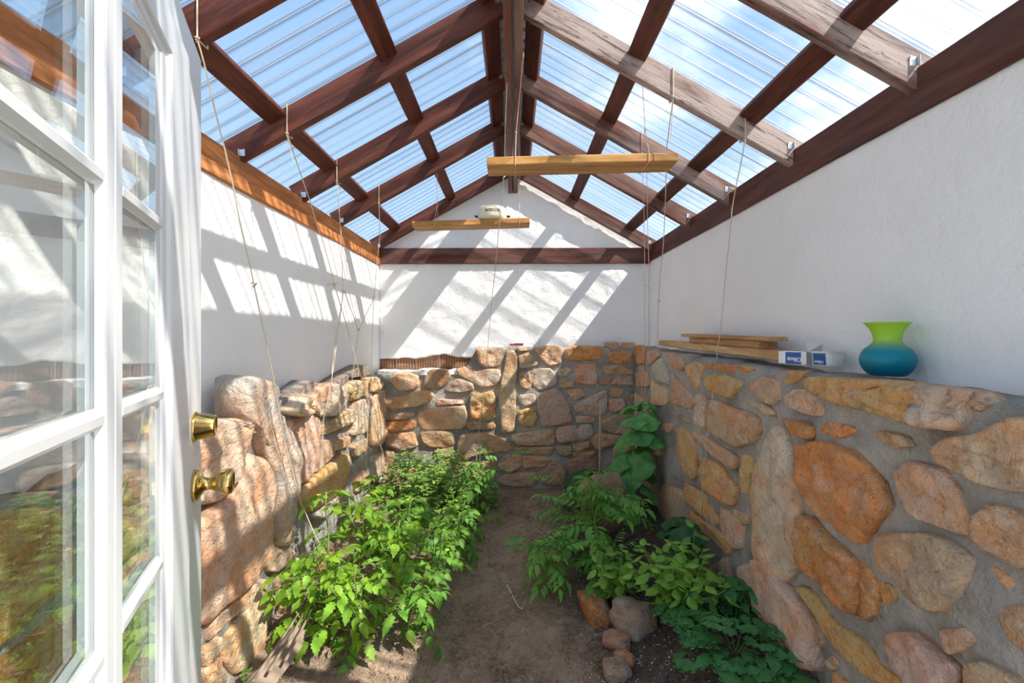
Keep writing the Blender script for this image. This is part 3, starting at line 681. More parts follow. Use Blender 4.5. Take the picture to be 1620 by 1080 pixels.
twine('pair of fine pink cords in the back right corner down to the cucumber', (.72, 2.54), [(1019, 340, 2.7), (1020, 450, 2.95), (1020, 548, 3.15), (1013, 650, 3.2)], r=.0014, mat='pink_cord', extra=[[(1023, 272, 2.56), (1026, 400, 2.85), (1027, 452, 2.95), (1026, 545, 3.15), (1016, 655, 3.2)], [(1018, 449, 2.94), (1032, 457, 2.96)]])

def hung_board(p0, p1, w, label, cords, mats):
    root = empty('hanging_shelf', ((p0[0]+p1[0])/2, p0[1], p0[2])); tag(root, label, 'shelf', 'boards hung on cords under the ridge')
    c = Vector(root.location)
    beam('plank', Vector(p0)-c, Vector(p1)-c, w, .038, (.62, .33, .095), root, mat='lumber', seg=14)
    for top, x, y0, z in cords:
        m = MB(); zb, zt, ya, yb = z-.022, z+.022, y0-w/2-.003, y0+w/2+.003
        m.tube([(x, ya, zb), (x, ya, zt), (x, yb, zt), (x, yb, zb), (x, ya, zb)], .0019, 5)
        m.tube([(x, ya, zt), (x+.004, y0, zt+.13), tuple(top)], .0016, 5); m.tube([(x, yb, zt), (x+.004, y0, zt+.13)], .0016, 5)
        knot(m, (x+.004, y0, zt+.13), .005)
        m2 = MB(); m2.add([v-c for v in m.v], m.f); m2.build('cord', mats, root)
    return root
hung_board((-.114, 2.075, CZ+.772), (.728, 2.075, CZ+.792), .142, 'larger nearer honey-coloured board hung on pink cords under the ridge', [((.05, 2.07, CZ+1.29), .012, 2.075, CZ+.775), ((.55, 1.957, CZ+1.24), .60, 2.075, CZ+.789)], 'pink_cord')
hung_board((-.69, 3.20, CZ+.773), (.118, 3.20, CZ+.797), .145, 'smaller farther honey-coloured board carrying the cream bowl', [((-.515, 3.095, CZ+1.25), -.535, 3.20, CZ+.778), ((.05, 3.2, CZ+1.29), .045, 3.20, CZ+.795)], 'pink_cord')
bowl = empty('bowl', (-.142, 3.20, CZ+.8095)); tag(bowl, 'cream crock with dark lettering and small side lugs on hanging board', 'bowl')
m = MB(); m.lathe([(0, 0), (.088, 0), (.097, .006), (.103, .022), (.103, .062), (.096, .082), (.088, .090), (.083, .091), (.080, .087), (.088, .075), (.095, .058), (.094, .02), (.085, .010), (0, .009)], 40)
m.build('body', 'cream', bowl, smooth=True)
for s in (-1, 1):
    m = MB(); m.tube([(s*.098, -.012, .030), (s*.117, -.008, .034), (s*.121, 0, .035), (s*.117, .008, .034), (s*.098, .012, .030)], .006, 8); m.build('lug', 'ink', bowl, smooth=True)
def text_mesh(s, size):
    cu = bpy.data.curves.new('t', 'FONT'); cu.body = s; cu.size = size; cu.extrude = .0006; cu.align_x = 'CENTER'; cu.align_y = 'CENTER'; cu.resolution_u = 3; cu.offset = size*.02
    o = bpy.data.objects.new('t', cu); C.objects.link(o); dg = bpy.context.evaluated_depsgraph_get(); me = bpy.data.meshes.new_from_object(o.evaluated_get(dg))
    bpy.data.objects.remove(o); me.materials.clear(); return me
tm = text_mesh('BOSCOE', .027)
for v in tm.vertices:                                              # bent round the crock
    a = v.co.x/.1035; z = v.co.y; r = .1035+v.co.z
    v.co = (r*math.sin(a), -r*math.cos(a), .052+z)
link('lettering', tm, 'ink', bowl, rot=(0, 0, .05))

# ------------------------------------------------------------------ on the right ledge
def plank_on(name, xa, xb, ya, yb, za0, zb0, th, col, label, group):
    o = beam(name, ((xa+xb)/2, ya, za0+th/2), ((xa+xb)/2, yb, zb0+th/2), xb-xa, th, col, None, mat='lumber', seg=10)
    return tag(o, label, 'board', group)
G = 'boards lying on the stone ledge'
plank_on('board', 1.082, 1.172, 1.82, 3.37, CZ-.098, CZ-.066, .038, (.66, .42, .20), 'longest pale pine board, lowest of the stack on ledge', G)
plank_on('board', 1.098, 1.182, 2.03, 2.83, CZ-.056, CZ-.039, .037, (.56, .33, .14), 'short thick pine block in the middle of the stack', G)
plank_on('board', 1.074, 1.168, 1.93, 2.90, CZ-.0210, CZ-.0012, .019, (.58, .34, .15), 'thin short pine board on top of the stack', G)

yp = empty('yogurt_pack', (1.118, 1.70, CZ-.1055), math.atan2(-.20, .075)); tag(yp, 'white and blue yogurt carton with torn lid beside the boards', 'carton')
# local X runs along the pack towards the camera side, -Y faces the room
def cup_bm(cx, w=.044, wb=.037, h=.050):
    m = MB(); n = 20; vs = []
    def ring(hw, z): return [(cx+hw*(math.copysign(abs(math.cos(a))**.55, math.cos(a))), hw*(math.copysign(abs(math.sin(a))**.55, math.sin(a))), z) for a in [2*math.pi*k/n for k in range(n)]]
    rs = [ring(wb, 0), ring(wb+.002, .004), ring(w-.002, h-.004), ring(w+.004, h-.003), ring(w+.004, h), ring(w-.003, h)]
    for r in rs: vs += r
    m.add(vs, [(i*n+k, i*n+(k+1) % n, (i+1)*n+(k+1) % n, (i+1)*n+k) for i in range(5) for k in range(n)]+[tuple(range(n))[::-1]]); return m
cup_bm(.058).build('cup', 'carton', yp, smooth=False)
cup_bm(-.045).build('cup', 'carton', yp)
m = MB(); m.box((-.100, -.0465, .001), (.012, -.0445, .047)); m.box((-.100, -.0445, .046), (.010, .042, .0475)); m.box((-.101, -.0465, .001), (-.0995, .042, .0475)); m.build('sleeve', 'carton', yp)
m = MB(); m.box((-.071, -.0474, .002), (-.008, -.0464, .046)); m.build('blue_panel', 'blue_print', yp)
m = MB(); m.add([(.036, -.0405, .004), (.080, -.0405, .004), (.080, -.0462, .044), (.036, -.0462, .044), (.036, -.039, .004), (.080, -.039, .004), (.080, -.045, .044), (.036, -.045, .044)], [(0,1,2,3),(7,6,5,4),(0,4,5,1),(1,5,6,2),(2,6,7,3),(3,7,4,0)]); m.build('blue_panel', 'blue_print', yp)
t1 = text_mesh('Oikos', .023); link('lettering', t1, 'carton', yp, loc=(-.034, -.0482, .019), rot=(math.pi/2, math.pi, 0))
t2 = text_mesh('Oikos', .014); link('lettering', t2, 'carton', yp, loc=(.058, -.0433, .014), rot=(math.pi/2+.13, math.pi, 0))
m = MB(); m.add([(-.05, -.040, .0485), (.012, -.040, .0485), (.008, .038, .050), (-.055, .036, .050), (-.010, -.015, .082), (.020, .032, .078)], [(0,1,2,3),(1,5,4),(1,2,5)]); m.build('torn_lid', 'foil', yp)
m = MB(); m.add([(.016, -.046, .0505), (.102, -.046, .0505), (.102, .046, .0505), (.016, .046, .0505), (.02, -.046, .052), (.102, -.046, .052), (.102, .046, .052), (.02, .046, .053)], [(3,2,1,0),(4,5,6,7),(0,1,5,4),(1,2,6,5),(2,3,7,6),(3,0,4,7)]); m.build('foil_lid', 'foil', yp)

m = MB(); pr_ = [(0, .0), (.044, .0), (.052, .003), (.064, .014), (.0735, .030), (.0765, .045), (.0735, .060), (.063, .075), (.048, .086), (.0395, .095), (.0375, .104), (.041, .118), (.049, .134), (.0625, .150), (.0655, .151), (.0655, .149), (.060, .146), (.047, .131), (.0385, .116), (.035, .104), (.037, .095), (.046, .083), (.060, .073), (.070, .058), (.073, .045), (.070, .031), (.060, .016), (.045, .006), (0, .005)]
m.lathe([(r_*.91, z_*1.07) for r_, z_ in pr_], 56)
VY = 1.375
tag(m.build('vase', 'vase_glass', smooth=True, loc=(1.132, VY, ZLED(VY)-.008)), 'frosted glass vase shading from lime green rim to teal belly', 'vase')

tk = empty('folding_tool', (.005, YSB+.045, CZ-.080), .06); tag(tk, 'small tool with red and black handle on back ledge', 'tool')
m = MB(); m.prism([(-.010, 0), (.010, 0), (.012, .008), (.008, .018), (-.008, .018), (-.012, .008)], -.03, .085); m.build('handle', 'red_plastic', tk)
m = MB(); m.prism([(-.0125, .012), (.0125, .012), (.009, .021), (-.009, .021)], .01, .088); m.build('grip', 'black_plastic', tk)
m = MB(); m.add([(-.03, -.004, .004), (-.03, .004, .004), (-.03, .004, .014), (-.03, -.004, .014), (-.095, 0, .004), (-.098, 0, .007)], [(0,1,2,3),(0,3,5,4),(1,4,5,2),(2,5,3),(0,4,1)]); m.build('blade', 'zinc', tk)

# rusty expanded-metal lath behind the tall stone
lm = empty('metal_lath', (-1.12, 1.8, CZ-.29)); tag(lm, 'torn scrap of rusty ribbed metal lath behind the tall stone', 'lath')
m = MB()
for k in range(15):
    y = -.085+.0125*k; h = .035+.085*(k/14)**.8+random.uniform(-.008, .01)
    m.tube([(.0, y-.02, -.06), (0, y+.025, h)], .0017, 4)
m.build('rib', 'wire', lm)['kind'] = 'stuff'
m = MB(); m.add([(-.006, -.10, -.06), (-.006, .11, -.06), (-.006, .12, .10), (-.006, .075, .10), (-.006, .02, .055), (-.006, -.05, -.005)], [(0,1,2,3,4,5)]); m.build('backing', 'wire', lm)

# ------------------------------------------------------------------ loose rocks, wood and litter on the soil
def rock(x, y, sx, sy, sz, rz, tint, label, seed, sink=.25, lump=.25, cat='rock', tilt=0):
    n, r = 20, 14; vs = []; fs = []
    for i in range(r+1):
        th = math.pi*i/r
        for k in range(n):
            ph = 2*math.pi*k/n; d = Vector((math.sin(th)*math.cos(ph), math.sin(th)*math.sin(ph), math.cos(th)))
            e = Vector([math.copysign(abs(c)**.72, c) for c in d]); f = 1+lump*noise.fractal(d*1.3+Vector((seed, 0, 0)), .9, 2, 3)+.05*noise.noise(d*5+Vector((seed, 3, 0)))
            vs.append((e.x*sx*f, e.y*sy*f, e.z*sz*f))
    fs = [(i*n+k, (i+1)*n+k, (i+1)*n+(k+1) % n, i*n+(k+1) % n) for i in range(r) for k in range(n)]
    m = MB(); m.add(vs, fs); z = soil_z(x, y)+sz*(1-2*sink)
    o = m.build('rock', 'stone', smooth=True, loc=(x, y, z), rot=(tilt, 0, rz), col=TINT[tint]); return tag(o, label, cat)
rock(.395, 2.17, .062, .115, .060, .25, 'o', 'orange oblong rock lying at the edge of the path', 3, tilt=.1)
rock(.535, 2.03, .095, .085, .075, .5, 'g', 'rounded pinkish grey rock under the front basil', 9)
rock(.44, 1.935, .045, .06, .035, .9, 'k', 'flat brownish rock just in front of the pinkish grey one', 14)
rock(.455, 1.83, .030, .042, .030, .7, 'o', 'small rust-orange rock in the chippings nearest the camera', 21)
rock(.405, 1.78, .050, .050, .035, .2, 'g', 'grey rock half out of the picture at the bottom edge', 26)
rock(.60, 3.02, .155, .12, .200, .3, 'n', 'big pinkish boulder standing behind the feathery tomato plant', 33, sink=.12, lump=.18)
rock(.80, 3.22, .10, .10, .10, .9, 'b', 'dark brown rock in the shade below the cucumber leaves', 38)
rock(-.115, 2.62, .022, .018, .018, 0, 'g', 'small grey pebble in the middle of the path', 41)
dw = empty('driftwood', (-.90, 1.80, soil_z(-.90, 1.80)+.03)); tag(dw, 'weathered split log lying at the foot of the left wall', 'log')
m = MB(); n = 11; vs = []
for i in range(9):
    t_ = i/8; c = Vector((.03*math.sin(t_*3)+.01, -.30+.50*t_, .035*t_)); r = .045*(1-.35*t_)
    for k in range(n):
        a = 2*math.pi*k/n; q = r*(1+.55*noise.noise((math.cos(a)*3.4, math.sin(a)*3.4, t_*.6+4))); vs.append((c.x+q*1.25*math.cos(a), c.y, c.z+q*.8*math.sin(a)))
m.add(vs, [(i*n+k, i*n+(k+1) % n, (i+1)*n+(k+1) % n, (i+1)*n+k) for i in range(8) for k in range(n)]+[tuple(range(n))[::-1], tuple(range(8*n, 9*n))]); m.build('wood', 'bark', dw)
for k in range(3):
    m = MB(); m.tube([(.03+.03*k, -.28+.05*k, .06), (.025+.025*k, .0, .075), (.01+.02*k, .2, .085)], .006, 5, .003); m.build('splinter', 'bark', dw)
tw = MB(); A = [at(802, 905, 2.42), at(812, 925, 2.32), at(820, 948, 2.22), at(826, 952, 2.2), at(832, 925, 2.3)]
A = [(p.x, p.y, soil_z(p.x, p.y)+.006) for p in A]
tw.tube(A, .0032, 5, .002)
tag(tw.build('twig', 'pale_stick'), 'pale forked dry twig lying on the path', 'twig')
tw = MB(); A = [(-.16, 2.05, 0), (-.10, 2.10, 0), (-.05, 2.14, 0)]; tw.tube([(x, y, soil_z(x, y)+.004) for x, y, _ in A], .002, 5)
tag(tw.build('twig', 'dry'), 'thin brown stalk on the path near the front tomatoes', 'twig')
rs = random.Random(5)
def litter(name, mat, n, label, s0, s1, cond, flat=.35):
    m = MB()
    for _ in range(n):
        while True:
            x, y = rs.uniform(-.93, .93), 1.5+2.3*rs.random()**1.4
            if rs.random() < cond(x, y): break
        z = soil_z(x, y); s = rs.uniform(s0, s1); a = rs.uniform(0, 6.28); l = s*rs.uniform(1, 2.4); ca, sa = math.cos(a), math.sin(a); t_ = s*flat
        b = [(-l, -s), (l, -s*.7), (l*.8, s), (-l*.9, s*.8)]
        m.add([(x+p*ca-q*sa, y+p*sa+q*ca, z-t_*.3+rs.uniform(0, .6)*t_) for p, q in b]+[(x+.8*(p*ca-q*sa), y+.8*(p*sa+q*ca), z+t_*1.6) for p, q in b], [(4,5,6,7),(0,1,5,4),(1,2,6,5),(2,3,7,6),(3,0,4,7)])
    o = link(name, mesh(name, m.v, m.f), mat); return tag(o, label, 'litter', kind='stuff')
litter('wood_chips', 'dry', 2200, 'tan wood chips scattered over the soil', .0012, .0036, lambda x, y: .55+.45*(abs(x) > .25))
litter('bark_crumbs', 'soil', 5200, 'dark crumbs of soil and bark over the beds', .002, .007, lambda x, y: .4+.6*(abs(x) > .2), .8)
litter('perlite', 'perlite', 1300, 'white perlite specks in the potting soil', .0008, .0019, lambda x, y: .12+.88*(x > .3), 1.2)

# ------------------------------------------------------------------ plants
TOM = [(0, .0), (.06, .16), (.14, .30), (.20, .23), (.30, .42), (.38, .30), (.50, .37), (.58, .24), (.72, .25), (.80, .14), (.92, .07), (1, 0)]
OVATE = [(0, .02), (.08, .20), (.22, .40), (.40, .48), (.58, .43), (.75, .28), (.9, .11), (1, 0)]
FAN = [(0, .02), (.18, .12), (.40, .34), (.60, .52), (.78, .56), (.86, .46), (.84, .30), (.97, .22), (1, 0)]
SMALL = [(0, .02), (.25, .40), (.6, .42), (1, 0)]
def leaflet(m, base, d, up, ln, wd, prof, fold=.25, droop=.35, wave=0):
    d = Vector(d).normalized(); up = Vector(up); up = (up-d*up.dot(d)).normalized(); s = d.cross(up); vs = []; fs = []; n = len(prof)
    for i, (t, w) in enumerate(prof):
        c = Vector(base)+d*ln*(t-.15*droop*t*t)-up*ln*droop*t*t*.6
        e = wd*w; l = up*(fold*e+wave*ln*math.sin(t*9)); vs += [c+s*e+l, c, c-s*e+l*.9]
    for i in range(n-1): fs += [(3*i, 3*i+1, 3*i+4, 3*i+3), (3*i+1, 3*i+2, 3*i+5, 3*i+4)]
    m.add(vs, fs)
def rach(L_, up0, droop): return lambda t: Vector((L_*t*(1-.12*t), 0, L_*(up0*t-droop*t*t)))
def tomato_leaf(rn, L_=.22, pairs=3, size=.085, wd=.75, droop=.5):
    m = MB(); f = rach(L_, .25, droop); m.tube([f(t) for t in (0, .25, .5, .75, 1)], .0022, 4, .0009)
    ts = [.36, .62, .84] if pairs == 3 else [.26, .42, .57, .72, .86]
    for t in ts:
        d = (f(min(1, t+.05))-f(t-.05)).normalized()
        for sgn in (-1, 1):
            q = rn.uniform(.75, 1.1)*size*(.72+.35*math.sin(t*3.1)); ang = rn.uniform(.85, 1.2)
            dd = d*math.cos(ang)+Vector((0, sgn, 0))*math.sin(ang)+Vector((0, 0, -rn.uniform(.05, .45)))
            b = f(t); st = b+dd.normalized()*.012; m.tube([b, st], .001, 3); leaflet(m, st, dd, (rn.uniform(-.2, .2), -sgn*.15, 1), q, q*wd, TOM, rn.uniform(.1, .35), rn.uniform(.15, .6))
    d = f(1)-f(.9); leaflet(m, f(1), d+Vector((0, rn.uniform(-.15, .15)*d.length, 0)), (0, 0, 1), size*1.25, size*1.15*wd, TOM, .2, rn.uniform(.3, .7))
    return m
def mk_mesh(name, m, mat, smooth=True):
    me = mesh(name, m.v, m.f, smooth); me.materials.append(M[mat]); return me
rn = random.Random(11)
LTOM = [mk_mesh('leaf', tomato_leaf(rn, rn.uniform(.15, .22), 3, rn.uniform(.062, .080), .78, rn.uniform(.3, .9)), 'leaf') for _ in range(7)]
LFEA = [mk_mesh('leaf', tomato_leaf(rn, rn.uniform(.19, .25), 5, rn.uniform(.056, .068), .60, rn.uniform(.15, .45)), 'leaf') for _ in range(5)]
def basil_leaf(rn):
    m = MB(); m.tube([(0, 0, 0), (.010, 0, .003), (.018, 0, .004)], .0012, 4); leaflet(m, (.016, 0, .004), (1, 0, .05), (0, 0, 1), rn.uniform(.058, .076), rn.uniform(.036, .045), OVATE, -rn.uniform(.25, .6), rn.uniform(.35, .9)); return m
LBAS = [mk_mesh('leaf', basil_leaf(rn), 'leaf') for _ in range(6)]
def columbine_leaf(rn):
    m = MB(); L_ = rn.uniform(.10, .20); f = lambda t: Vector((L_*t*.75, 0, L_*(1.0*t-.45*t*t))); m.tube([f(t) for t in (0, .3, .6, 1)], .0013, 4)
    b = f(1)
    for a in (-1.5, 0, 1.5):
        a += rn.uniform(-.2, .2); d = Vector((math.cos(a), math.sin(a), rn.uniform(-.25, .05))); st = b+d*.020; m.tube([b, st], .0009, 3)
        for a2 in (-.75, 0, .75):
            d2 = Vector((math.cos(a+a2), math.sin(a+a2), d.z-.1)); q = rn.uniform(.044, .056); leaflet(m, st, d2, (0, 0, 1), q, q*.66, FAN, .08, .15)
    return m
LCOL = [mk_mesh('leaf', columbine_leaf(rn), 'leaf_dark') for _ in range(6)]
def round_leaf(rn, R):
    """Broad, shallowly five-lobed leaf on a stout stalk."""
    m = MB(); st = [(0, 0, 0), (.04, 0, .03), (.075, 0, .035)]; m.tube(st, .0022, 5); b = Vector(st[-1]); n = 26; vs = [b]; fs = []
    rings = (.3, .6, .85, 1)
    for ri, q in enumerate(rings):
        for k in range(n):
            a = -math.pi+.22+(2*math.pi-.44)*k/(n-1); r = R*(1-.14*abs(math.sin(2.5*a))-.05*(k % 2))*(1+.25*math.cos(a))*(.80+.2*math.cos(a/2))
            x, y = r*q*math.cos(a), r*q*math.sin(a); z = -.38*R*q*q*(1+.5*math.cos(a))+.13*R*math.cos(5*a)*q*q+.05*R*noise.noise((x*40, y*40, R*90))
            vs.append(b+Vector((x+.02, y, z)))
    for k in range(n-1): fs.append((0, 1+k, 2+k))
    for ri in range(3):
        for k in range(n-1): fs.append((1+ri*n+k, 1+(ri+1)*n+k, 2+(ri+1)*n+k, 2+ri*n+k))
    m.add(vs, fs); return m
LCUC = [mk_mesh('leaf', round_leaf(rn, rn.uniform(.086, .110)), 'leaf_dark') for _ in range(5)]
def put_leaf(root, me, p, az, pitch, roll, s, col, rn):
    reach = (RE.get(me.name) or RE.setdefault(me.name, max(v.co.x for v in me.vertices)))*s*.8; b = root.location
    for _ in range(12):                                             # leaves turn away from the walls
        x, y = b.x+p.x+math.cos(az)*reach, b.y+p.y+math.sin(az)*reach
        if XSL(y)+.05 < x < XSR-.015 and y < YSB-.04: break
        az += .55
    o = bpy.data.objects.new('leaf', me); C.objects.link(o); o.parent = root
    o.matrix_basis = Matrix.Translation(p) @ Matrix.Rotation(az, 4, 'Z') @ Matrix.Rotation(-pitch, 4, 'Y') @ Matrix.Rotation(roll, 4, 'X') @ Matrix.Scale(s, 4)
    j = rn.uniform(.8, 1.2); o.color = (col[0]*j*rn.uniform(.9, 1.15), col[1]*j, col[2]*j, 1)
RE = {}
def stem_pts(h, lean, rn, n=7, curve=.25):
    return [Vector((lean[0]*t+.02*noise.noise((t*3, rn.random(), 1)), lean[1]*t+.02*noise.noise((t*3, 5, rn.random())), h*t*(1-curve*.2*t))) for t in [i/(n-1) for i in range(n)]]
def along(P, t):
    f = t*(len(P)-1); i = min(int(f), len(P)-2); return P[i].lerp(P[i+1], f-i)
SEED = [100]
def tomato(x, y, h, lean, nl, label, leaves=LTOM, col=(.14, .31, .035), s=(.7, 1.1), t0=.15, name='tomato_plant', group=None, flowers=0, fruit=0, shoots=0, cat='plant', pitch=(-.1, .6)):
    SEED[0] += 1; r = random.Random(SEED[0]); root = empty(name, (x, y, soil_z(x, y)-.005)); tag(root, label, cat, group)
    P = stem_pts(h, lean, r); m = MB().tube(P, .006, 6, .0025); stems = [P]
    for k in range(shoots):
        b = along(P, r.uniform(.1, .4)); a = r.uniform(0, 6.28); q = r.uniform(.4, .75)*h; Q = [b, b+Vector((math.cos(a)*q*.35, math.sin(a)*q*.35, q*.5)), b+Vector((math.cos(a)*q*.6, math.sin(a)*q*.6, q*.85))]
        m.tube(Q, .004, 5, .002); stems.append(Q)
    m.build('stem', 'stem', root, smooth=True)
    az = r.uniform(0, 6)
    for i in range(nl):
        S_ = stems[0] if not shoots or r.random() < .55 else r.choice(stems)
        t = t0+(1-t0)*(i+.5)/nl if S_ is P else r.uniform(.3, 1); az += 2.4+r.uniform(-.5, .5)
        put_leaf(root, r.choice(leaves), along(S_, t), az, r.uniform(*pitch)+.35*(t-.5), r.uniform(-.3, .3), r.uniform(*s)*(1.05-.35*t*t), col, r)
    for k in range(flowers):
        p = along(P, r.uniform(.6, 1))+Vector((r.uniform(-.05, .05), r.uniform(-.07, 0), .03)); fm = MB()
        for q in range(5): a = q*1.257; leaflet(fm, p, (math.cos(a), math.sin(a), .3), (0, 0, 1), .014, .007, SMALL, 0, .3)
        link('flower', mesh('flower', fm.v, fm.f), 'flower', root)
    for k in range(fruit):
        p = along(P, r.uniform(.3, .6))+Vector((r.uniform(-.04, .06), -.07, -.02)); fm = MB(); fm.lathe([(0, -.012), (.007, -.010), (.0115, -.003), (.0115, .004), (.007, .010), (0, .012)], 12)
        link('green_tomato', mesh('fruit', [v+p for v in fm.v], fm.f, True), 'green_fruit', root)
    return root
TG = 'tomato plants in the left bed'; Yg = (.21, .40, .035); Mg = (.16, .35, .05); Dg = (.13, .29, .055)
for x, y, h, ln, nl, col, fl, fr, sh, lab in (
    (-.80, 2.02, .58, (-.04, .03), 20, Yg, 1, 0, 1, 'tall tomato plant tied to the twine nearest the open door'),
    (-.66, 1.90, .36, (.02, -.03), 18, Yg, 0, 2, 2, 'bright tomato plant with green fruit at the front of the left bed'),
    (-.84, 1.98, .26, (-.04, -.06), 12, Yg, 0, 0, 1, 'low drooping tomato plant beside the weathered log'),
    (-.47, 2.02, .34, (.10, -.05), 18, Mg, 0, 0, 2, 'tomato plant sprawling onto the path at the front left'),
    (-.58, 2.22, .42, (.03, 0), 18, Yg, 1, 1, 2, 'tomato plant right behind the fruiting front one'),
    (-.40, 2.30, .38, (.06, -.04), 18, Mg, 1, 0, 2, 'tomato plant along the path, second from the front'),
    (-.80, 2.40, .42, (.02, 0), 16, Yg, 2, 0, 2, 'yellow-flowered tomato plant below the slab of orange stone'),
    (-.60, 2.55, .38, (.03, 0), 18, Mg, 2, 0, 2, 'tomato plant in the very middle of the left bed'),
    (-.36, 2.62, .34, (.06, -.02), 18, Mg, 0, 0, 2, 'tomato plant leaning over the path halfway along the bed'),
    (-.86, 2.75, .40, (.03, 0), 16, Yg, 2, 0, 2, 'yellow-green tomato plant against the left stones by the corner'),
    (-.64, 2.82, .28, (.03, 0), 16, Mg, 1, 0, 2, 'tomato plant just in front of the small-leaved bushes'),
    (-.36, 2.90, .28, (.06, 0), 16, Mg, 0, 0, 2, 'tomato plant by the path in front of the tall tied one'),
    (-.25, 3.20, .62, (.03, 0), 18, Dg, 0, 0, 2, 'tall tomato plant tied to the pale twine from the ridge')):
    tomato(x, y, h, ln, nl, lab, col=col, group=TG, flowers=fl, fruit=fr, shoots=sh)
# feathery tomato plants of the right bed
tomato(.44, 2.62, .54, (.05, .08), 52, 'feathery bright green tomato plant left of the boulder', LFEA, (.17, .42, .08), (.85, 1.25), shoots=6, group='tomato plants in the right bed', pitch=(-.2, .35))
tomato(.26, 2.46, .26, (-.14, -.06), 20, 'low tomato shoots reaching out over the path from the right', LFEA, (.17, .42, .08), (.75, 1.05), shoots=2, group='tomato plants in the right bed', pitch=(-.2, .25))
tomato(.48, 2.36, .28, (.04, -.04), 18, 'small tomato plant between the feathery one and the basil', LFEA, (.17, .41, .075), (.7, 1.0), shoots=2, group='tomato plants in the right bed', pitch=(-.2, .3))
# basil
def basil(x, y, h, n, spread, lab, col):
    SEED[0] += 1; r = random.Random(SEED[0]); root = empty('basil_plant', (x, y, soil_z(x, y)-.004)); tag(root, lab, 'plant', 'basil plants in the right bed'); m = MB()
    for k in range(n):
        a = 2.4*k; q = spread*math.sqrt((k+.4)/n); hh = h*(1-.35*(q/spread)**2)*r.uniform(.8, 1.05)
        P = [Vector((0, 0, 0)), Vector((math.cos(a)*q*.45, math.sin(a)*q*.45, hh*.5)), Vector((math.cos(a)*q, math.sin(a)*q, hh))]; m.tube(P, .003, 5, .0018)
        for j, t in enumerate((.34, .50, .65, .79, .91, 1.0)):
            b0 = a+j*1.57
            for sd in (0, math.pi): put_leaf(root, r.choice(LBAS), along(P, t), b0+sd+r.uniform(-.3, .3), r.uniform(-.5, .35)+(.5 if t == 1 else 0), r.uniform(-.3, .3), r.uniform(.85, 1.2)*(.75 if t == 1 else 1), col, r)
    m.build('stem', 'stem', root, smooth=True)
basil(.73, 2.02, .35, 19, .21, 'large bushy basil plant over the pinkish grey rock', (.25, .48, .075))
basil(.50, 2.20, .30, 7, .12, 'smaller basil plant above the orange rock', (.23, .45, .07))
basil(.86, 2.22, .30, 5, .10, 'basil plant nearest the stone wall, behind the large one', (.15, .34, .06))
# columbine
SEED[0] += 1; r = random.Random(77); cb = empty('columbine_plant', (.88, 1.80, soil_z(.88, 1.80)-.004)); tag(cb, 'dark green columbine clump at the foot of the right wall', 'plant')
for k in range(84):
    a = 2.4*k; q = .19*math.sqrt(k/84); put_leaf(cb, r.choice(LCOL), Vector((math.cos(a)*q*.62, math.sin(a)*q, .02+.10*(1-(q/.19)**2))), a+r.uniform(-.5, .5), r.uniform(-.35, .25), r.uniform(-.3, .3), r.uniform(.75, 1.15), (.075, .25, .075), r)
m = MB()
for k in range(9): a = k*.7; m.tube([(0, 0, 0), (math.cos(a)*.05, math.sin(a)*.05, .06), (math.cos(a)*.12, math.sin(a)*.14, .10)], .002, 5)
m.build('stem', 'stem', cb)
# cucumber on its string
def vine(x, y, pts, leaves, lab, col, name, stalks=True):
    SEED[0] += 1; r = random.Random(SEED[0]); z = soil_z(x, y)-.004; root = empty(name, (x, y, z)); tag(root, lab, 'plant'); c = Vector((x, y, z)); P = [Vector(p)-c for p in pts]
    MB().tube(P, .0045, 6, .003).build('stem', 'stem', root, smooth=True)
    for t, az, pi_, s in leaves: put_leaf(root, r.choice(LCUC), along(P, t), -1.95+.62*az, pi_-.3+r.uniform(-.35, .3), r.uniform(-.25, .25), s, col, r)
    return root, P
cx0, cy0 = .84, 3.08
cp = [(cx0, cy0, soil_z(cx0, cy0)), at(1000, 790, 3.1), at(1012, 730, 3.15), at(1020, 690, 3.18), at(1026, 660, 3.2), at(1025, 634, 3.2)]
root, P = vine(cx0, cy0, cp, [(.98, -2.2, .3, .45), (.95, .3, .5, .5), (.90, -2.7, .1, .95), (.88, -.1, .2, 1.05), (.80, 3.0, .05, 1.0), (.76, -.9, .1, 1.1), (.70, -2.4, .0, 1.25), (.66, -.4, .0, 1.15), (.58, 2.8, -.1, .9), (.52, -.3, -.1, 1.25), (.46, -1.9, -.1, 1.15), (.40, -1.2, -.2, 1.25), (.32, -2.4, -.2, 1.15), (.26, -.9, -.3, 1.05), (.2, -1.6, -.3, 1.2), (.15, -2.6, -.2, 1.0), (.12, -.6, -.3, .9), (.08, -1.7, -.2, .85), (.5, 2.0, 0, 1.1), (.36, 3.0, 0, 1.1), (.62, 1.2, .2, .9), (.44, -2.7, .2, .95), (.28, 2.2, .1, .9), (.72, 2.4, .25, .9), (.86, 1.4, .3, .85)],
    'cucumber vine with broad leaves climbing in the back right corner', (.12, .36, .10), 'cucumber_plant')
r = random.Random(3)
for k in range(3):
    q = along(P, .8+.06*k); m = MB(); m.tube([q, q+Vector((.03, -.03, .02)), q+Vector((.045, -.04, -.03)), q+Vector((.02, -.05, -.09))], .0012, 4); m.build('tendril', 'stem', root)
vine(.62, 3.42, [(.62, 3.42, soil_z(.62, 3.42)), (.62, 3.40, .30), (.66, 3.36, .40)], [(.95, -1.8, .1, 1.4), (.9, -2.9, .0, 1.4), (.8, .1, .2, 1.3), (.75, -1.0, -.1, 1.3), (.6, -2.2, -.1, 1.3), (.5, 3.0, -.2, 1.3)], 'dark broad-leaved squash plant in the shade behind the boulder', (.03, .105, .04), 'squash_plant')
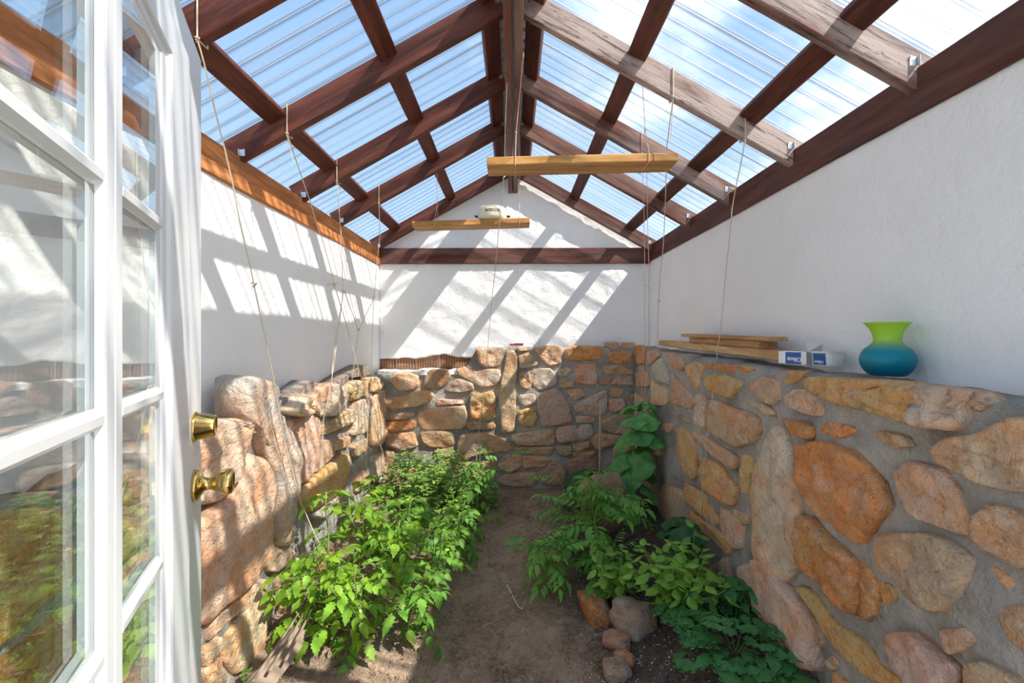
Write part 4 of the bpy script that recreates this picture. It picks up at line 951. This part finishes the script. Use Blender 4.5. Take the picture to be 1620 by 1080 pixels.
vine(.94, 2.36, [(.94, 2.36, soil_z(.94, 2.36)), (.93, 2.35, .34), (.92, 2.36, .42), (.94, 2.38, .46)], [(.95, -2.4, .3, .75), (.9, -.3, .2, .85), (.75, -1.2, .1, .8), (.6, -2.6, 0, .8), (.45, -.6, 0, .85), (.7, -.1, -.2, .7)], 'dark bean vine starting up the twine by the right wall', (.035, .125, .04), 'bean_plant')
# small-leaved bushes at the back of the left bed: leaves too small to pick apart
def bush(x, y, rx, ry, h, n, lab, col, seed):
    r = random.Random(seed); root = empty('marjoram_bush', (x, y, soil_z(x, y)-.004)); tag(root, lab, 'plant', 'small-leaved bushes at the back left'); m = MB(); st = MB()
    for k in range(26):
        a = 2.4*k; q = math.sqrt(k/26)*.85; P = [Vector((0, 0, 0)), Vector((rx*q*.5*math.cos(a), ry*q*.5*math.sin(a), h*.5)), Vector((rx*q*math.cos(a), ry*q*math.sin(a), h*math.sqrt(max(.05, 1-q*q*.8))))]; st.tube(P, .0022, 4, .0012)
    for k in range(n):
        th = r.uniform(0, 6.283); u = r.random()**.5; el = math.acos(r.random()); e = r.uniform(.72, 1.03)*(1+.12*noise.noise((math.cos(th)*2, math.sin(th)*2, el*2+seed)))
        p = Vector((rx*e*math.sin(el)*math.cos(th), ry*e*math.sin(el)*math.sin(th), max(.03, h*e*math.cos(el)))); a = r.uniform(0, 6.28)
        for q in range(3):
            d = Vector((math.cos(a+q*2.1), math.sin(a+q*2.1), r.uniform(-.3, .45))); s = r.uniform(.020, .032); leaflet(m, p, d, (r.uniform(-.3, .3), r.uniform(-.5, .1), 1), s, s*.75, SMALL, .2, .3)
    st.build('stem', 'stem', root); o = link('foliage', mesh('foliage', m.v, m.f, True), 'leaf', root, col=col); o['kind'] = 'stuff'
bush(-.78, 3.42, .24, .22, .36, 620, 'small-leaved bush in the back left corner', (.26, .42, .12), 1)
bush(-.50, 3.52, .25, .22, .40, 700, 'tallest small-leaved bush against the middle of back wall', (.24, .40, .12), 2)
bush(-.56, 3.20, .28, .22, .36, 720, 'small-leaved bush in front of the two at the wall', (.25, .42, .10), 3)
bush(-.26, 3.52, .15, .18, .30, 380, 'small-leaved bush nearest the path, beside the tall tied tomato', (.24, .40, .10), 4)
# weeds and seedlings
def seedling(x, y, s, lab, col=(.13, .30, .05)):
    SEED[0] += 1; r = random.Random(SEED[0]); root = empty('seedling', (x, y, soil_z(x, y)-.003)); tag(root, lab, 'seedling', 'seedlings on the bare soil'); MB().tube([(0, 0, 0), (.004, 0, s*.6), (.002, .004, s)], .0014, 5).build('stem', 'stem', root)
    for k in range(7): put_leaf(root, r.choice(LBAS), Vector((.003, 0, s*(.35+.1*k))), k*2.4, r.uniform(-.2, .4), 0, s*7*r.uniform(.8, 1.2), col, r)
seedling(.30, 3.28, .085, 'largest seedling, left of the boulder at the back')
seedling(.20, 3.46, .06, 'seedling near the back wall by the path end')
seedling(.10, 3.26, .045, 'tiny seedling alone in the middle of the back path')
seedling(.36, 3.44, .06, 'seedling close to the back wall behind the largest one')
seedling(.86, 2.84, .07, 'seedling in dark soil below the cucumber')
seedling(-1.0+.02, 1.66, .06, 'seedling at the very foot of the left wall')
on = empty('onion_plant', (-.93, 1.95, soil_z(-.93, 1.95)-.004)); tag(on, 'few thin grey-green onion stalks beside the weathered log', 'plant')
for k, (dx, dy, h) in enumerate(((.12, -.02, .16), (.05, -.20, .05), (-.03, -.16, .03), (.10, .06, .15))):
    MB().tube([(0.01*k, 0, 0), (dx*.5, dy*.5, h*.9), (dx, dy, h)], .003, 5, .0015).build('leaf', 'leaf_dark', on, col=(.20, .28, .16))
tag(MB().tube([at(950, 632, 3.46), (.655, 3.45, soil_z(.655, 3.45))], .006, 7).build('cane', 'bamboo'), 'brown bamboo cane standing behind the boulder', 'cane', 'canes in the right bed')
tag(MB().tube([at(1005, 622, 3.5), (.93, 3.42, soil_z(.93, 3.42))], .005, 7).build('cane', 'pale_stick'), 'pale cane standing behind the cucumber vine', 'cane', 'canes in the right bed')
